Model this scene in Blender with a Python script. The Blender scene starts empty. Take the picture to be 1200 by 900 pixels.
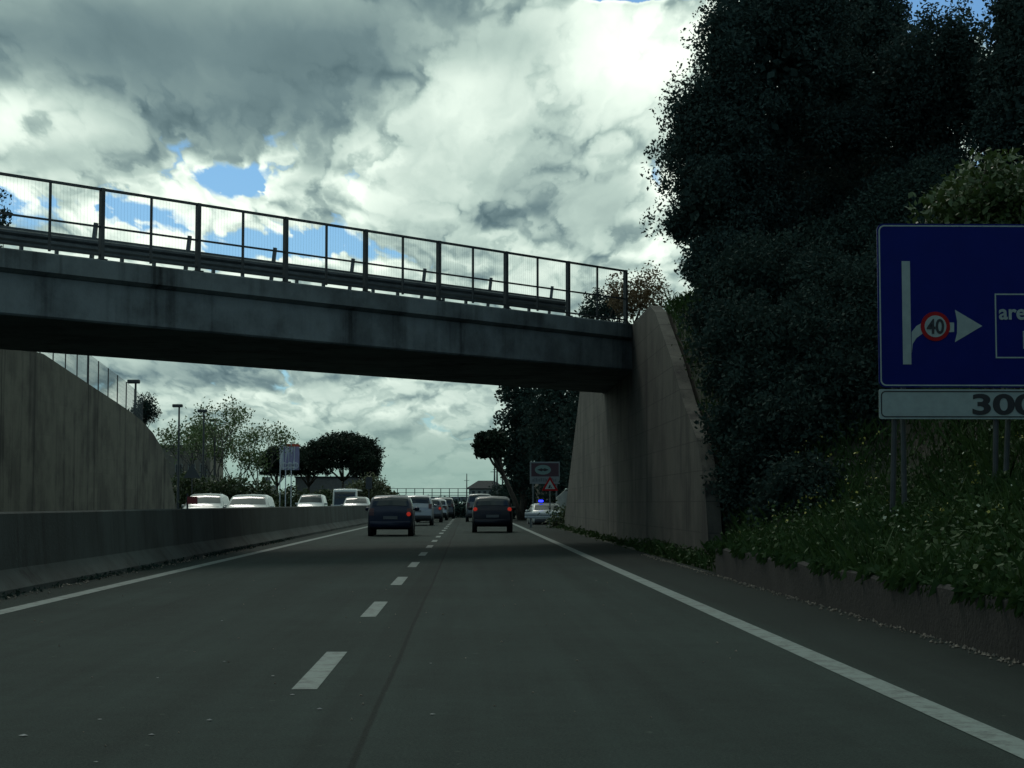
import bpy, math, random
import numpy as np
from mathutils import Vector, Matrix

# ------------------------------------------------------------------ camera, world, sun, exposure
scene = bpy.context.scene
COL = scene.collection
R = math.radians
F = 2100.0                                    # focal length in photo pixels (1200 wide)
cam_d = bpy.data.cameras.new('camera')
cam = bpy.data.objects.new('camera', cam_d)
COL.objects.link(cam)
cam.location = (0, 0, 1.2)
cam.rotation_euler = (R(90) + math.atan(140 / F), 0, -math.atan(52 / F))
cam_d.sensor_width = 36
cam_d.lens = 36 * F / 1200
cam_d.clip_start = 0.1
cam_d.clip_end = 9000
scene.camera = cam
CAMR = cam.rotation_euler.to_matrix()

SUN_EL, SUN_AZ = 46, -14                      # degrees; azimuth from straight ahead, minus = to the left
scene.view_settings.view_transform = 'Standard'
scene.view_settings.look = 'None'
scene.view_settings.gamma = 1
scene.view_settings.exposure = 0
scene.view_settings.use_curve_mapping = False
sun_d = bpy.data.lights.new('sun', 'SUN')
sun = bpy.data.objects.new('sun', sun_d)
COL.objects.link(sun)
sun_d.energy = 0.55
sun_d.angle = R(14)
sun_d.color = (1.0, 0.95, 0.86)
_sd = Vector((math.sin(R(SUN_AZ)) * math.cos(R(SUN_EL)), math.cos(R(SUN_AZ)) * math.cos(R(SUN_EL)), math.sin(R(SUN_EL))))
sun.rotation_euler = _sd.to_track_quat('Z', 'Y').to_euler()


def ray(px, py):
    return CAMR @ Vector(((px - 600) / F, (450 - py) / F, -1))


def at(px, py, Y):
    d = ray(px, py)
    return Vector((0, 0, 1.2)) + d * (Y / d.y)


class S:
    """a node socket with arithmetic"""
    def __init__(self, nt, s):
        self.nt, self.s = nt, s

    def _m(self, op, *a):
        n = self.nt.nodes.new('ShaderNodeMath')
        n.operation = op
        for i, v in enumerate((self,) + a):
            if isinstance(v, S):
                self.nt.links.new(v.s, n.inputs[i])
            else:
                n.inputs[i].default_value = v
        return S(self.nt, n.outputs[0])

    def __add__(s, o): return s._m('ADD', o)
    __radd__ = __add__
    def __sub__(s, o): return s._m('SUBTRACT', o)
    def __rsub__(s, o): return s._m('MULTIPLY', -1.0)._m('ADD', o)
    def __mul__(s, o): return s._m('MULTIPLY', o)
    __rmul__ = __mul__
    def __truediv__(s, o): return s._m('DIVIDE', o)
    def __rtruediv__(s, o): return s._m('POWER', -1.0) * o
    def max(s, o): return s._m('MAXIMUM', o)
    def min(s, o): return s._m('MINIMUM', o)
    def exp(s): return s._m('EXPONENT')
    def abs(s): return s._m('ABSOLUTE')
    def sin(s): return s._m('SINE')

    def step(s, a, b, lo=0.0, hi=1.0):
        n = s.nt.nodes.new('ShaderNodeMapRange')
        n.interpolation_type = 'SMOOTHSTEP'
        s.nt.links.new(s.s, n.inputs[0])
        for i, v in enumerate((a, b, lo, hi)):
            n.inputs[1 + i].default_value = v
        return S(s.nt, n.outputs[0])


def xyz(nt, vec):
    n = nt.nodes.new('ShaderNodeSeparateXYZ')
    nt.links.new(vec, n.inputs[0])
    return [S(nt, o) for o in n.outputs]


def comb(nt, x, y, z):
    n = nt.nodes.new('ShaderNodeCombineXYZ')
    for i, v in enumerate((x, y, z)):
        if isinstance(v, S):
            nt.links.new(v.s, n.inputs[i])
        else:
            n.inputs[i].default_value = v
    return n.outputs[0]


def noise(nt, vec, scale, detail=4, rough=0.55, dist=0.0):
    n = nt.nodes.new('ShaderNodeTexNoise')
    nt.links.new(vec, n.inputs['Vector'])
    n.inputs['Scale'].default_value = scale
    n.inputs['Detail'].default_value = detail
    n.inputs['Roughness'].default_value = rough
    n.inputs['Distortion'].default_value = dist
    return S(nt, n.outputs[0])


def ramp(nt, fac, stops):
    n = nt.nodes.new('ShaderNodeValToRGB')
    nt.links.new(fac.s, n.inputs[0])
    e = n.color_ramp.elements
    while len(e) > 1:
        e.remove(e[-1])
    e[0].position, e[0].color = stops[0][0], (*stops[0][1], 1)
    for p, c in stops[1:]:
        k = e.new(p)
        k.color = (*c, 1)
    return n.outputs[0]


def mixc(nt, fac, a, b):
    n = nt.nodes.new('ShaderNodeMix')
    n.data_type = 'RGBA'
    nt.links.new(fac.s, n.inputs[0]) if isinstance(fac, S) else setattr(n.inputs[0], 'default_value', fac)
    for i, v in ((6, a), (7, b)):
        if isinstance(v, tuple):
            n.inputs[i].default_value = (*v, 1)
        else:
            nt.links.new(v, n.inputs[i])
    return n.outputs[2]


def mixc_mul(nt, a, b):
    n = nt.nodes.new('ShaderNodeMix')
    n.data_type = 'RGBA'
    n.blend_type = 'MULTIPLY'
    n.inputs[0].default_value = 1
    nt.links.new(a, n.inputs[6])
    n.inputs[7].default_value = (*b, 1)
    return n.outputs[2]


def build_world():
    w = bpy.data.worlds.new('World')
    scene.world = w
    w.use_nodes = True
    nt = w.node_tree
    nt.nodes.clear()
    out = nt.nodes.new('ShaderNodeOutputWorld')
    tc = nt.nodes.new('ShaderNodeTexCoord')
    d = tc.outputs['Generated']
    x, y, z = xyz(nt, d)
    sky = nt.nodes.new('ShaderNodeTexSky')
    sky.sky_type = 'NISHITA'
    sky.sun_disc = False
    sky.sun_elevation = R(SUN_EL)
    sky.sun_rotation = R(SUN_AZ)
    bg1 = nt.nodes.new('ShaderNodeBackground')
    nt.links.new(mixc_mul(nt, sky.outputs[0], (0.50, 0.86, 1.15)), bg1.inputs[0])
    bg1.inputs[1].default_value = 0.075
    # the clouds live in direction space: (u, v) = slope sideways and slope upward of the direction looked in
    front = y.step(0.15, 0.5)
    ys = y.max(0.12)
    u, v = x / ys, z / ys
    # stretched cloud coordinates: features shrink and flatten towards the horizon
    sc = 1.0 / (z.max(0.0) + 0.22)
    p = comb(nt, x * sc, y * 1.3, z * sc * 2.0)
    w1 = noise(nt, p, 3.2, 5, 0.55)
    w2 = noise(nt, comb(nt, x * sc + 7.3, y * 1.3, z * sc * 2.0 + 3.1), 3.2, 5, 0.55)
    w3 = noise(nt, comb(nt, x * sc + 2.3, y * 1.3 + 9.0, z * sc * 2.0 - 4.1), 11.0, 5, 0.6)
    uw = u + (w1 - 0.5) * 0.055 + (w3 - 0.5) * 0.022
    vw = v + (w2 - 0.5) * 0.045 + (w3 - 0.5) * -0.018

    def blobs(lst):
        tot = None
        for px, py, rx, ry, wt in lst:
            r = ray(px, py)
            u0, v0 = r.x / r.y, r.z / r.y
            a = (uw - u0) * (F / rx)
            b = (vw - v0) * (F / ry)
            g = ((a * a + b * b) * -1.0).exp() * wt
            tot = g if tot is None else tot + g
        return tot * front

    def billow(vec, scale):
        n = nt.nodes.new('ShaderNodeTexVoronoi')
        n.feature = 'F1'
        nt.links.new(vec, n.inputs['Vector'])
        n.inputs['Scale'].default_value = scale
        n.inputs['Detail'].default_value = 2.0
        n.inputs['Roughness'].default_value = 0.55
        n.inputs['Lacunarity'].default_value = 2.3
        return 1.0 - S(nt, n.outputs['Distance'])

    # cauliflower coordinates: the layered noise pushes the billows about
    px_, py_, pz_ = x * sc + (w3 - 0.5) * 0.16 + (w1 - 0.5) * 0.2, y * 1.3, z * sc * 2.0 + (w2 - 0.5) * 0.22
    bv = comb(nt, px_, py_, pz_)
    fine = noise(nt, p, 7.0, 6, 0.56)
    puff = billow(bv, 8.0)
    puff_up = billow(comb(nt, px_ - 0.008, py_, pz_ + 0.028), 8.0)
    big = noise(nt, p, 2.0, 3, 0.5)
    lit = (puff - puff_up)
    # cover: blue where low
    cov = blobs([(295, 208, 66, 26, -0.95), (345, 165, 40, 26, -0.45), (25, 245, 80, 30, -0.62), (300, 292, 150, 20, -0.55), (735, -4, 60, 16, -1.7),
                 (1125, 8, 85, 34, -1.7), (765, 222, 34, 30, -0.42), (190, 262, 70, 16, -.45), (570, 300, 60, 16, -.3),
                 (1230, 100, 60, 100, -.5), (360, 500, 160, 30, -.18), (250, 45, 330, 100, .6), (650, 130, 150, 90, .3)])
    cv = cov + (puff - 0.55) * 0.8 + (fine - 0.5) * 1.0 + (big - 0.5) * 0.5 + 1.0 - y.step(-0.3, 0.45, 0.35, 0.0)
    cover = cv.step(0.10, 0.30)
    br = blobs([(230, 45, 330, 95, -0.42), (60, 20, 200, 80, -0.18), (290, 140, 120, 45, -0.25), (180, 172, 130, 26, -0.10), (400, 80, 110, 70, -0.22),
                (15, 135, 50, 42, 0.26), (75, 155, 60, 28, 0.15), (50, 190, 60, 22, -0.16),
                (520, 105, 62, 45, 0.26), (700, 75, 150, 60, 0.22), (820, 45, 120, 60, 0.24), (445, 190, 42, 60, 0.2), (300, 240, 180, 30, 0.16),
                (150, 270, 150, 28, 0.16), (430, 240, 22, 70, 0.12),
                (700, 240, 95, 45, -0.24), (540, 265, 120, 55, -0.14), (480, 225, 40, 60, -0.08), (640, 190, 50, 40, -0.08), (335, 178, 40, 24, -0.25),
                (780, 275, 28, 42, 0.30), (600, 60, 60, 30, -0.16), (1170, 20, 40, 30, 0.4),
                (230, 432, 150, 16, -0.22), (480, 470, 100, 14, -0.04), (300, 470, 200, 22, 0.08), (520, 478, 70, 26, 0.10), (420, 512, 120, 12, -0.08)])
    low = v.step(0.012, 0.06, 1.0, 0.0)
    rim = cv.step(0.16, 0.55, 0.30, 0.0)
    calm = v.step(0.03, 0.16, 0.75, 1.0)
    edge = cv.step(0.25, 0.85, 1.0, 0.12)
    soft = noise(nt, bv, 4.0, 4, 0.5)
    grey = blobs([(220, 40, 330, 105, 1.0)])
    bright = br * 1.0 + 0.72 + ((fine - 0.5) * 0.30 + lit * edge * 1.1 + (puff - 0.55) * edge * 0.3 + (soft - 0.5) * 0.55 + rim) * calm * (1.0 - grey * 0.6)
    # the clouds behind the camera are the shaded ones, those towards the sun are lit through
    bright = bright - v.step(0.07, 0.14, 0.09, 0.0) - y.step(-0.35, 0.55, 0.42, 0.0)
    col = ramp(nt, bright, [(0.0, (0.10, 0.165, 0.182)), (0.22, (0.165, 0.25, 0.262)), (0.42, (0.285, 0.395, 0.378)),
                            (0.62, (0.50, 0.64, 0.575)), (0.82, (0.82, 0.96, 0.85)), (1.0, (1.06, 1.17, 1.03))])
    col = mixc(nt, low * 0.92, col, (0.30, 0.45, 0.395))
    bg2 = nt.nodes.new('ShaderNodeBackground')
    nt.links.new(col, bg2.inputs[0])
    bg2.inputs[1].default_value = 1.0
    mx = nt.nodes.new('ShaderNodeMixShader')
    nt.links.new(cover.max(low).s, mx.inputs[0])
    nt.links.new(bg1.outputs[0], mx.inputs[1])
    nt.links.new(bg2.outputs[0], mx.inputs[2])
    nt.links.new(mx.outputs[0], out.inputs[0])
    w.cycles.sampling_method = 'MANUAL'
    w.cycles.sample_map_resolution = 512


build_world()
scene.render.engine = 'CYCLES'
scene.cycles.max_bounces = 6
scene.cycles.diffuse_bounces = 3
scene.cycles.transparent_max_bounces = 6
scene.cycles.use_denoising = True

# ------------------------------------------------------------------ materials
M = {}


def mat(name, base=(0.5, 0.5, 0.5), rough=0.6, metal=0.0, var=0.0, vscale=3.0, bump=0.0, bscale=20.0, spec=0.5, emit=None, estr=0.0, fn=None, coat=0.0):
    m = bpy.data.materials.new(name)
    m.use_nodes = True
    nt = m.node_tree
    b = nt.nodes['Principled BSDF']
    b.inputs['Base Color'].default_value = (*base, 1)
    b.inputs['Roughness'].default_value = rough
    b.inputs['Metallic'].default_value = metal
    b.inputs['Specular IOR Level'].default_value = spec
    b.inputs['Coat Weight'].default_value = coat
    tc = nt.nodes.new('ShaderNodeTexCoord')
    if var or fn is None:
        n = noise(nt, tc.outputs['Object'], vscale, 5, 0.6)
        v = var or 0.06
        nt.links.new(mixc(nt, n.step(0.3, 0.7), tuple(c * (1 - v) for c in base), tuple(c * (1 + v) for c in base)), b.inputs['Base Color'])
    if fn:
        c = fn(nt, tc, b)
        if c is not None:
            nt.links.new(c, b.inputs['Base Color'])
    if bump:
        bn = nt.nodes.new('ShaderNodeBump')
        bn.inputs['Strength'].default_value = bump
        bn.inputs['Distance'].default_value = 0.02
        nt.links.new(noise(nt, tc.outputs['Object'], bscale, 4, 0.6).s, bn.inputs['Height'])
        nt.links.new(bn.outputs[0], b.inputs['Normal'])
    if emit:
        b.inputs['Emission Color'].default_value = (*emit, 1)
        b.inputs['Emission Strength'].default_value = estr
    M[name] = m
    return m


def f_asphalt(nt, tc, b):
    o = tc.outputs['Object']
    x, y, z = xyz(nt, o)
    grain = noise(nt, o, 55, 3, 0.7)
    blotch = noise(nt, o, 0.35, 5, 0.6)
    long = noise(nt, comb(nt, x * 1.0, y * 0.035, 0.0), 1.6, 4, 0.55)
    fine = noise(nt, comb(nt, x * 1.0, y * 0.02, 3.0), 6.0, 4, 0.6)
    mid = noise(nt, o, 4.5, 5, 0.65)
    k = 0.74 + (mid - 0.5) * 0.5 + (grain - 0.5) * 0.95 + (blotch - 0.5) * 0.75 + (long - 0.5) * 0.95 + (fine - 0.5) * 0.4
    # the outer strip past the edge line is older and oil-dark; the median strip dusty
    edge = (x + (long - 0.5) * 0.5).step(2.75, 3.05, 1.0, 0.55)
    k = k * edge
    # sealed longitudinal joint
    jx = x + 0.53 + (noise(nt, comb(nt, 0.0, y, 0.0), 0.08, 1, 0.5) - 0.5) * 0.10
    crack = (noise(nt, comb(nt, x * 0.0, y, 1.0), 2.0, 3, 0.6) - 0.5) * 0.022
    joint = (jx + crack).abs().step(0.008, 0.026, 0.35, 1.0)
    band = (jx + 0.13).abs().step(0.11, 0.17, 0.80, 1.0)
    k = k * joint * band
    speck = noise(nt, o, 9.0, 2, 0.5).step(0.73, 0.76)
    c = mixc(nt, k.max(0.0).min(1.3), (0.004, 0.0062, 0.0055), (0.0265, 0.0415, 0.037))
    c = mixc(nt, speck * 0.16, c, (0.2, 0.19, 0.17))
    nt.links.new((0.78 - (grain - 0.5) * 0.3).s, b.inputs['Roughness'])
    return c


def f_concrete(base, streak=0.45, formwork=0.0, dirt=(0.35, 0.33, 0.3), darklow=0.0):
    def fn(nt, tc, b):
        o = tc.outputs['Object']
        x, y, z = xyz(nt, o)
        blot = noise(nt, o, 0.6, 6, 0.6)
        gr = noise(nt, o, 14, 4, 0.65)
        st = noise(nt, comb(nt, x * 1.6, y * 1.6, z * 0.07), 1.0, 5, 0.65)
        st2 = noise(nt, comb(nt, x * 1.0, y * 1.0, z * 0.12), 0.35, 3, 0.5)
        st3 = noise(nt, comb(nt, x * 2.2, y * 0.55 if formwork else y * 0.9, z * 0.16), 1.0, 4, 0.7).step(0.56, 0.66) * noise(nt, comb(nt, x * 0.3, y * 0.12, z * 0.35 + 5.0), 1.0, 2, 0.5).step(0.42, 0.62)
        k = 1.0 - st3 * streak * 0.55 - st.step(0.48, 0.68) * streak * st2.step(0.35, 0.6, 0.3, 1.0) + (blot.step(0.34, 0.66) - 0.5) * 0.8 + (gr - 0.5) * 0.35
        if formwork:
            jz = (z * (1 / 0.62))._m('FRACT')
            jy = ((y + x) * (1 / 1.4))._m('FRACT')
            k = k * (jz - 0.5).abs().step(0.47, 0.497, 1.0, 1 - formwork) * (jy - 0.5).abs().step(0.485, 0.498, 1.0, 1 - formwork * 0.6)
            # each lift of the pour has its own tone
            tone = noise(nt, comb(nt, 0.0, ((y + x) * (1 / 1.4))._m('FLOOR') * 7.3, (z * (1 / 0.62))._m('FLOOR') * 5.1), 1.0, 0, 0.5)
            k = k * (0.82 + tone * 0.36)
        k = k.max(0.12)
        mul = nt.nodes.new('ShaderNodeMix')
        mul.data_type = 'RGBA'
        mul.blend_type = 'MULTIPLY'
        mul.inputs[0].default_value = 1
        g = comb(nt, k, k * 0.99, k * 0.97)
        nt.links.new(g, mul.inputs[6])
        mul.inputs[7].default_value = (*base, 1)
        return mixc(nt, blot.step(0.55, 0.8) * 0.5, mul.outputs[2], tuple(a * c for a, c in zip(base, dirt)))
    return fn


def f_leaf(a, c):
    def fn(nt, tc, b):
        g = nt.nodes.new('ShaderNodeNewGeometry')
        r = S(nt, g.outputs['Random Per Island'])
        big = noise(nt, tc.outputs['Object'], 0.7, 3, 0.6)
        col = mixc(nt, (r * 0.6 + big.step(0.35, 0.65) * 0.4), a, c)
        out = nt.nodes['Material Output']
        tr = nt.nodes.new('ShaderNodeBsdfTranslucent')
        nt.links.new(col, tr.inputs[0])
        mx = nt.nodes.new('ShaderNodeMixShader')
        mx.inputs[0].default_value = 0.14
        nt.links.new(b.outputs[0], mx.inputs[1])
        nt.links.new(tr.outputs[0], mx.inputs[2])
        nt.links.new(mx.outputs[0], out.inputs[0])
        return col
    return fn


def f_ground(nt, tc, b):
    o = tc.outputs['Object']
    n = noise(nt, o, 0.5, 6, 0.6)
    n2 = noise(nt, o, 6.0, 5, 0.65)
    c = mixc(nt, n.step(0.4, 0.62), (0.018, 0.026, 0.011), (0.030, 0.025, 0.016))
    return mixc(nt, n2.step(0.5, 0.75) * 0.6, c, (0.022, 0.018, 0.012))


mat('asphalt', fn=f_asphalt, bump=0.35, bscale=90, spec=0.06)
def f_mark(nt, tc, b):
    o = tc.outputs['Object']
    wear = noise(nt, o, 5.0, 6, 0.7)
    gr = noise(nt, o, 60, 3, 0.7)
    return mixc(nt, (wear * 0.75 + gr * 0.25).step(0.36, 0.56), (0.045, 0.06, 0.055), (0.135, 0.18, 0.165))
mat('road_paint', fn=f_mark, rough=0.7)
mat('bridge_concrete', fn=f_concrete((0.132, 0.152, 0.152), 0.7), rough=0.85, bump=0.2)
mat('girder_concrete', fn=f_concrete((0.142, 0.163, 0.165), 0.6), rough=0.85, bump=0.2)
mat('wall_concrete', fn=f_concrete((0.066, 0.063, 0.051), 1.0, 0.6), rough=0.9, bump=0.4)
mat('left_wall_concrete', fn=f_concrete((0.084, 0.083, 0.066), 1.0, 0.12), rough=0.9, bump=0.3)
mat('barrier_concrete', fn=f_concrete((0.032, 0.043, 0.041), 0.8), rough=0.9, bump=0.3)
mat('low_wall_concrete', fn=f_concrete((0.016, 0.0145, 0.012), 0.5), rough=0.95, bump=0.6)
mat('pale_wall', fn=f_concrete((0.42, 0.43, 0.38), 0.4), rough=0.9)
mat('ground_soil', fn=f_ground, rough=0.95, bump=0.6, bscale=8)
mat('steel', (0.10, 0.115, 0.12), 0.55, 0.5, 0.2)
mat('galvanised', (0.13, 0.145, 0.145), 0.5, 0.5, 0.2)
mat('dark_steel', (0.055, 0.06, 0.06), 0.6, 0.3, 0.2)
mat('bark', (0.06, 0.048, 0.036), 0.95, var=0.4, vscale=8, bump=0.6)
mat('grey_bark', (0.07, 0.065, 0.055), 0.95, var=0.4, vscale=8)
mat('oak_leaf', fn=f_leaf((0.026, 0.046, 0.042), (0.048, 0.076, 0.066)), rough=0.75, spec=.04)
mat('dark_leaf', fn=f_leaf((0.022, 0.040, 0.034), (0.040, 0.064, 0.052)), rough=0.75, spec=.04)
mat('laurel_leaf', fn=f_leaf((0.04, 0.07, 0.018), (0.085, 0.125, 0.036)), rough=0.45)
mat('spring_leaf', fn=f_leaf((0.06, 0.10, 0.025), (0.13, 0.19, 0.06)), rough=0.5)
mat('pine_needle', fn=f_leaf((0.010, 0.020, 0.013), (0.026, 0.042, 0.024)), rough=0.7, spec=.15)
mat('olive_leaf', fn=f_leaf((0.055, 0.065, 0.025), (0.11, 0.12, 0.05)), rough=0.6)
mat('dry_twig', fn=f_leaf((0.10, 0.065, 0.03), (0.20, 0.14, 0.07)), rough=0.8)
mat('hedge_leaf', fn=f_leaf((0.030, 0.048, 0.014), (0.070, 0.095, 0.030)), rough=0.6)
mat('grass_blade', fn=f_leaf((0.017, 0.043, 0.011), (0.048, 0.088, 0.023)), rough=0.7, spec=.2)
mat('yellow_petal', (0.36, 0.32, 0.05), 0.6)
mat('white_petal', (0.34, 0.37, 0.26), 0.6)
mat('sign_blue', (0.003, 0.010, 0.12), 0.4, spec=0.08)
mat('sign_white', (0.30, 0.36, 0.335), 0.45, var=0.08, vscale=6, spec=0.08)
mat('sign_red', (0.30, 0.012, 0.014), 0.45, spec=0.08)
mat('sign_black', (0.010, 0.011, 0.012), 0.5)
mat('sign_back', (0.05, 0.055, 0.055), 0.6)
mat('glass_dark', (0.012, 0.018, 0.02), 0.08, spec=0.6)
mat('glass_grey', (0.06, 0.075, 0.075), 0.12, spec=0.6)
mat('tyre', (0.012, 0.012, 0.013), 0.85)
mat('rim', (0.28, 0.29, 0.30), 0.4, 0.6)
mat('plastic_black', (0.015, 0.016, 0.018), 0.6)
mat('paint_blue', (0.006, 0.013, 0.036), 0.4, coat=0.15, spec=.3)
mat('paint_navy', (0.003, 0.004, 0.011), 0.4, coat=0.15, spec=.3)
mat('paint_silver', (0.30, 0.32, 0.33), 0.32, 0.3, coat=0.5)
mat('paint_white', (0.46, 0.49, 0.465), 0.3, coat=0.4)
mat('paint_grey', (0.09, 0.10, 0.105), 0.3, coat=0.4)
mat('paint_black', (0.014, 0.016, 0.018), 0.25, coat=0.5)
mat('paint_pale', (0.45, 0.47, 0.47), 0.3, coat=0.4)
mat('plate', (0.14, 0.15, 0.155), 0.5)
mat('lamp_red_off', (0.06, 0.008, 0.008), 0.3)
mat('lamp_red_on', (0.22, 0.015, 0.012), 0.3, emit=(1, 0.06, 0.03), estr=0.22)
mat('lamp_clear', (0.5, 0.52, 0.5), 0.15)
mat('lamp_blue_on', (0.02, 0.03, 0.5), 0.2, emit=(0.02, 0.03, 1.0), estr=4.0)
mat('police_blue', (0.03, 0.06, 0.25), 0.3)
mat('stucco', (0.17, 0.155, 0.12), 0.9, var=0.15)
mat('pale_stucco', (0.24, 0.25, 0.22), 0.9, var=0.12)
mat('grey_stucco', (0.15, 0.15, 0.14), 0.9, var=0.15)
mat('roof_dark', (0.035, 0.036, 0.036), 0.9, var=0.2)
mat('window_dark', (0.02, 0.024, 0.026), 0.2)
mat('banner_violet', (0.26, 0.24, 0.36), 0.7)
mat('banner_white', (0.52, 0.55, 0.56), 0.7)
mat('banner_red', (0.5, 0.06, 0.03), 0.7)
mat('stone', (0.24, 0.20, 0.16), 0.95, var=0.4, vscale=9)
mat('litter_white', (0.75, 0.76, 0.74), 0.7)
mat('reflector_red', (0.22, 0.02, 0.02), 0.4)
mat('board_grey', (0.16, 0.18, 0.18), 0.6)
mat('oval_green', (0.13, 0.21, 0.19), 0.5)
mat('board_red', (0.045, 0.016, 0.024), 0.5)


# ------------------------------------------------------------------ mesh helpers
class MB:
    def __init__(s):
        s.v, s.f, s.m, s.sm = [], [], [], False

    def add(s, verts, faces, mi=0):
        o = len(s.v)
        s.v += [tuple(p) for p in verts]
        s.f += [tuple(i + o for i in f) for f in faces]
        s.m += [mi] * len(faces)
        return s

    def box(s, lo, hi, mi=0, bev=0.0, rot=None, org=(0, 0, 0)):
        (a, b, c), (d, e, f) = lo, hi
        if bev:
            # chamfered along every edge
            q = bev
            xs, ys, zs = (a, a + q, d - q, d), (b, b + q, e - q, e), (c, c + q, f - q, f)
            V, idx = [], {}
            for i in range(4):
                for j in range(4):
                    for k in range(4):
                        if sum(t in (0, 3) for t in (i, j, k)) == 1:
                            idx[i, j, k] = len(V)
                            V.append((xs[i], ys[j], zs[k]))
            Fs = []
            for ax in range(3):
                for sd in (0, 3):
                    def P(p, r):
                        t = [0, 0, 0]
                        t[ax] = sd
                        t[(ax + 1) % 3] = p
                        t[(ax + 2) % 3] = r
                        return idx[tuple(t)]
                    q4 = [P(1, 1), P(2, 1), P(2, 2), P(1, 2)]
                    Fs.append(q4 if sd == 3 else q4[::-1])
            for ax in range(3):
                b1, b2 = (ax + 1) % 3, (ax + 2) % 3
                for s1 in (0, 3):
                    for s2 in (0, 3):
                        def Q(on1, t):
                            r = [0, 0, 0]
                            r[ax] = t
                            r[b1] = s1 if on1 else (1 if s1 == 0 else 2)
                            r[b2] = (1 if s2 == 0 else 2) if on1 else s2
                            return idx[tuple(r)]
                        q4 = [Q(True, 1), Q(True, 2), Q(False, 2), Q(False, 1)]
                        Fs.append(q4 if (s1 == 3) != (s2 == 3) else q4[::-1])
            for i in (0, 3):
                for j in (0, 3):
                    for k in (0, 3):
                        n = lambda t: 1 if t == 0 else 2
                        tri = [idx[i, n(j), n(k)], idx[n(i), j, n(k)], idx[n(i), n(j), k]]
                        Fs.append(tri if (i == 3) ^ (j == 3) ^ (k == 3) else tri[::-1])
        else:
            V = [(a, b, c), (d, b, c), (d, e, c), (a, e, c), (a, b, f), (d, b, f), (d, e, f), (a, e, f)]
            Fs = [(0, 3, 2, 1), (4, 5, 6, 7), (0, 1, 5, 4), (1, 2, 6, 5), (2, 3, 7, 6), (3, 0, 4, 7)]
        if rot is not None:
            V = [tuple(rot @ Vector(p) + Vector(org)) for p in V]
        elif org != (0, 0, 0):
            V = [tuple(Vector(p) + Vector(org)) for p in V]
        return s.add(V, Fs, mi)

    def tube(s, pts, rads, n=8, mi=0, caps=True):
        pts = [Vector(p) for p in pts]
        if not isinstance(rads, (list, tuple)):
            rads = [rads] * len(pts)
        V, Fs = [], []
        for i, p in enumerate(pts):
            t = (pts[min(i + 1, len(pts) - 1)] - pts[max(i - 1, 0)]).normalized()
            a = t.orthogonal().normalized() if abs(t.z) < 0.9 else Vector((1, 0, 0)).cross(t).normalized()
            if abs(t.z) < 0.9:
                a = Vector((0, 0, 1)).cross(t).normalized()
            b = t.cross(a)
            for k in range(n):
                an = 2 * math.pi * k / n
                V.append(p + (a * math.cos(an) + b * math.sin(an)) * rads[i])
        for i in range(len(pts) - 1):
            for k in range(n):
                Fs.append((i * n + k, i * n + (k + 1) % n, (i + 1) * n + (k + 1) % n, (i + 1) * n + k))
        if caps:
            Fs.append(tuple(range(n))[::-1])
            Fs.append(tuple((len(pts) - 1) * n + k for k in range(n)))
        return s.add(V, Fs, mi)

    def lathe(s, prof, org, axis='X', n=20, mi=0):
        """prof: (r, h) pairs turned about axis through org"""
        V, Fs = [], []
        for r, h in prof:
            for k in range(n):
                a = 2 * math.pi * k / n
                c, q = r * math.cos(a), r * math.sin(a)
                V.append((org[0] + h, org[1] + c, org[2] + q) if axis == 'X' else (org[0] + c, org[1] + h, org[2] + q) if axis == 'Y' else (org[0] + c, org[1] + q, org[2] + h))
        for i in range(len(prof) - 1):
            for k in range(n):
                Fs.append((i * n + k, i * n + (k + 1) % n, (i + 1) * n + (k + 1) % n, (i + 1) * n + k))
        Fs.append(tuple(range(n)))
        Fs.append(tuple((len(prof) - 1) * n + k for k in range(n)))
        return s.add(V, Fs, mi)

    def prism(s, poly, y0, y1, mi=0):
        """polygon in x,z pushed from y0 to y1"""
        n = len(poly)
        V = [(x, y0, z) for x, z in poly] + [(x, y1, z) for x, z in poly]
        Fs = [tuple(range(n))[::-1] if y0 > y1 else tuple(range(n)), tuple(range(n, 2 * n))[::-1]]
        Fs += [(i, n + i, n + (i + 1) % n, (i + 1) % n) for i in range(n)]
        return s.add(V, Fs, mi)

    def build(s, name, mats, parent=None, smooth=False):
        me = bpy.data.meshes.new(name)
        me.from_pydata(s.v, [], s.f)
        mats = mats if isinstance(mats, (list, tuple)) else [mats]
        for m in mats:
            me.materials.append(M[m])
        if len(mats) > 1:
            me.polygons.foreach_set('material_index', s.m)
        if smooth:
            me.polygons.foreach_set('use_smooth', [True] * len(me.polygons))
        me.update()
        o = bpy.data.objects.new(name, me)
        COL.objects.link(o)
        if parent:
            o.parent = parent
        return o


def np_mesh(name, V, k, material, parent=None):
    """V: (n*k, 3) array, every k verts one face"""
    V = np.asarray(V, dtype=np.float32).reshape(-1, 3)
    nf = len(V) // k
    me = bpy.data.meshes.new(name)
    me.vertices.add(len(V))
    me.vertices.foreach_set('co', V.ravel())
    me.loops.add(len(V))
    me.loops.foreach_set('vertex_index', np.arange(len(V), dtype=np.int32))
    me.polygons.add(nf)
    me.polygons.foreach_set('loop_start', np.arange(nf, dtype=np.int32) * k)
    me.materials.append(M[material])
    me.update(calc_edges=True)
    o = bpy.data.objects.new(name, me)
    COL.objects.link(o)
    if parent:
        o.parent = parent
    return o


def tag(o, label=None, cat=None, group=None, kind=None):
    if label: o['label'] = label
    if cat: o['category'] = cat
    if group: o['group'] = group
    if kind: o['kind'] = kind
    return o


def thing(name, label, cat, loc=(0, 0, 0), rz=0.0, group=None):
    o = bpy.data.objects.new(name, None)
    COL.objects.link(o)
    o.location = loc
    o.rotation_euler = (0, 0, rz)
    o.empty_display_size = 0.2
    return tag(o, label, cat, group)


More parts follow.
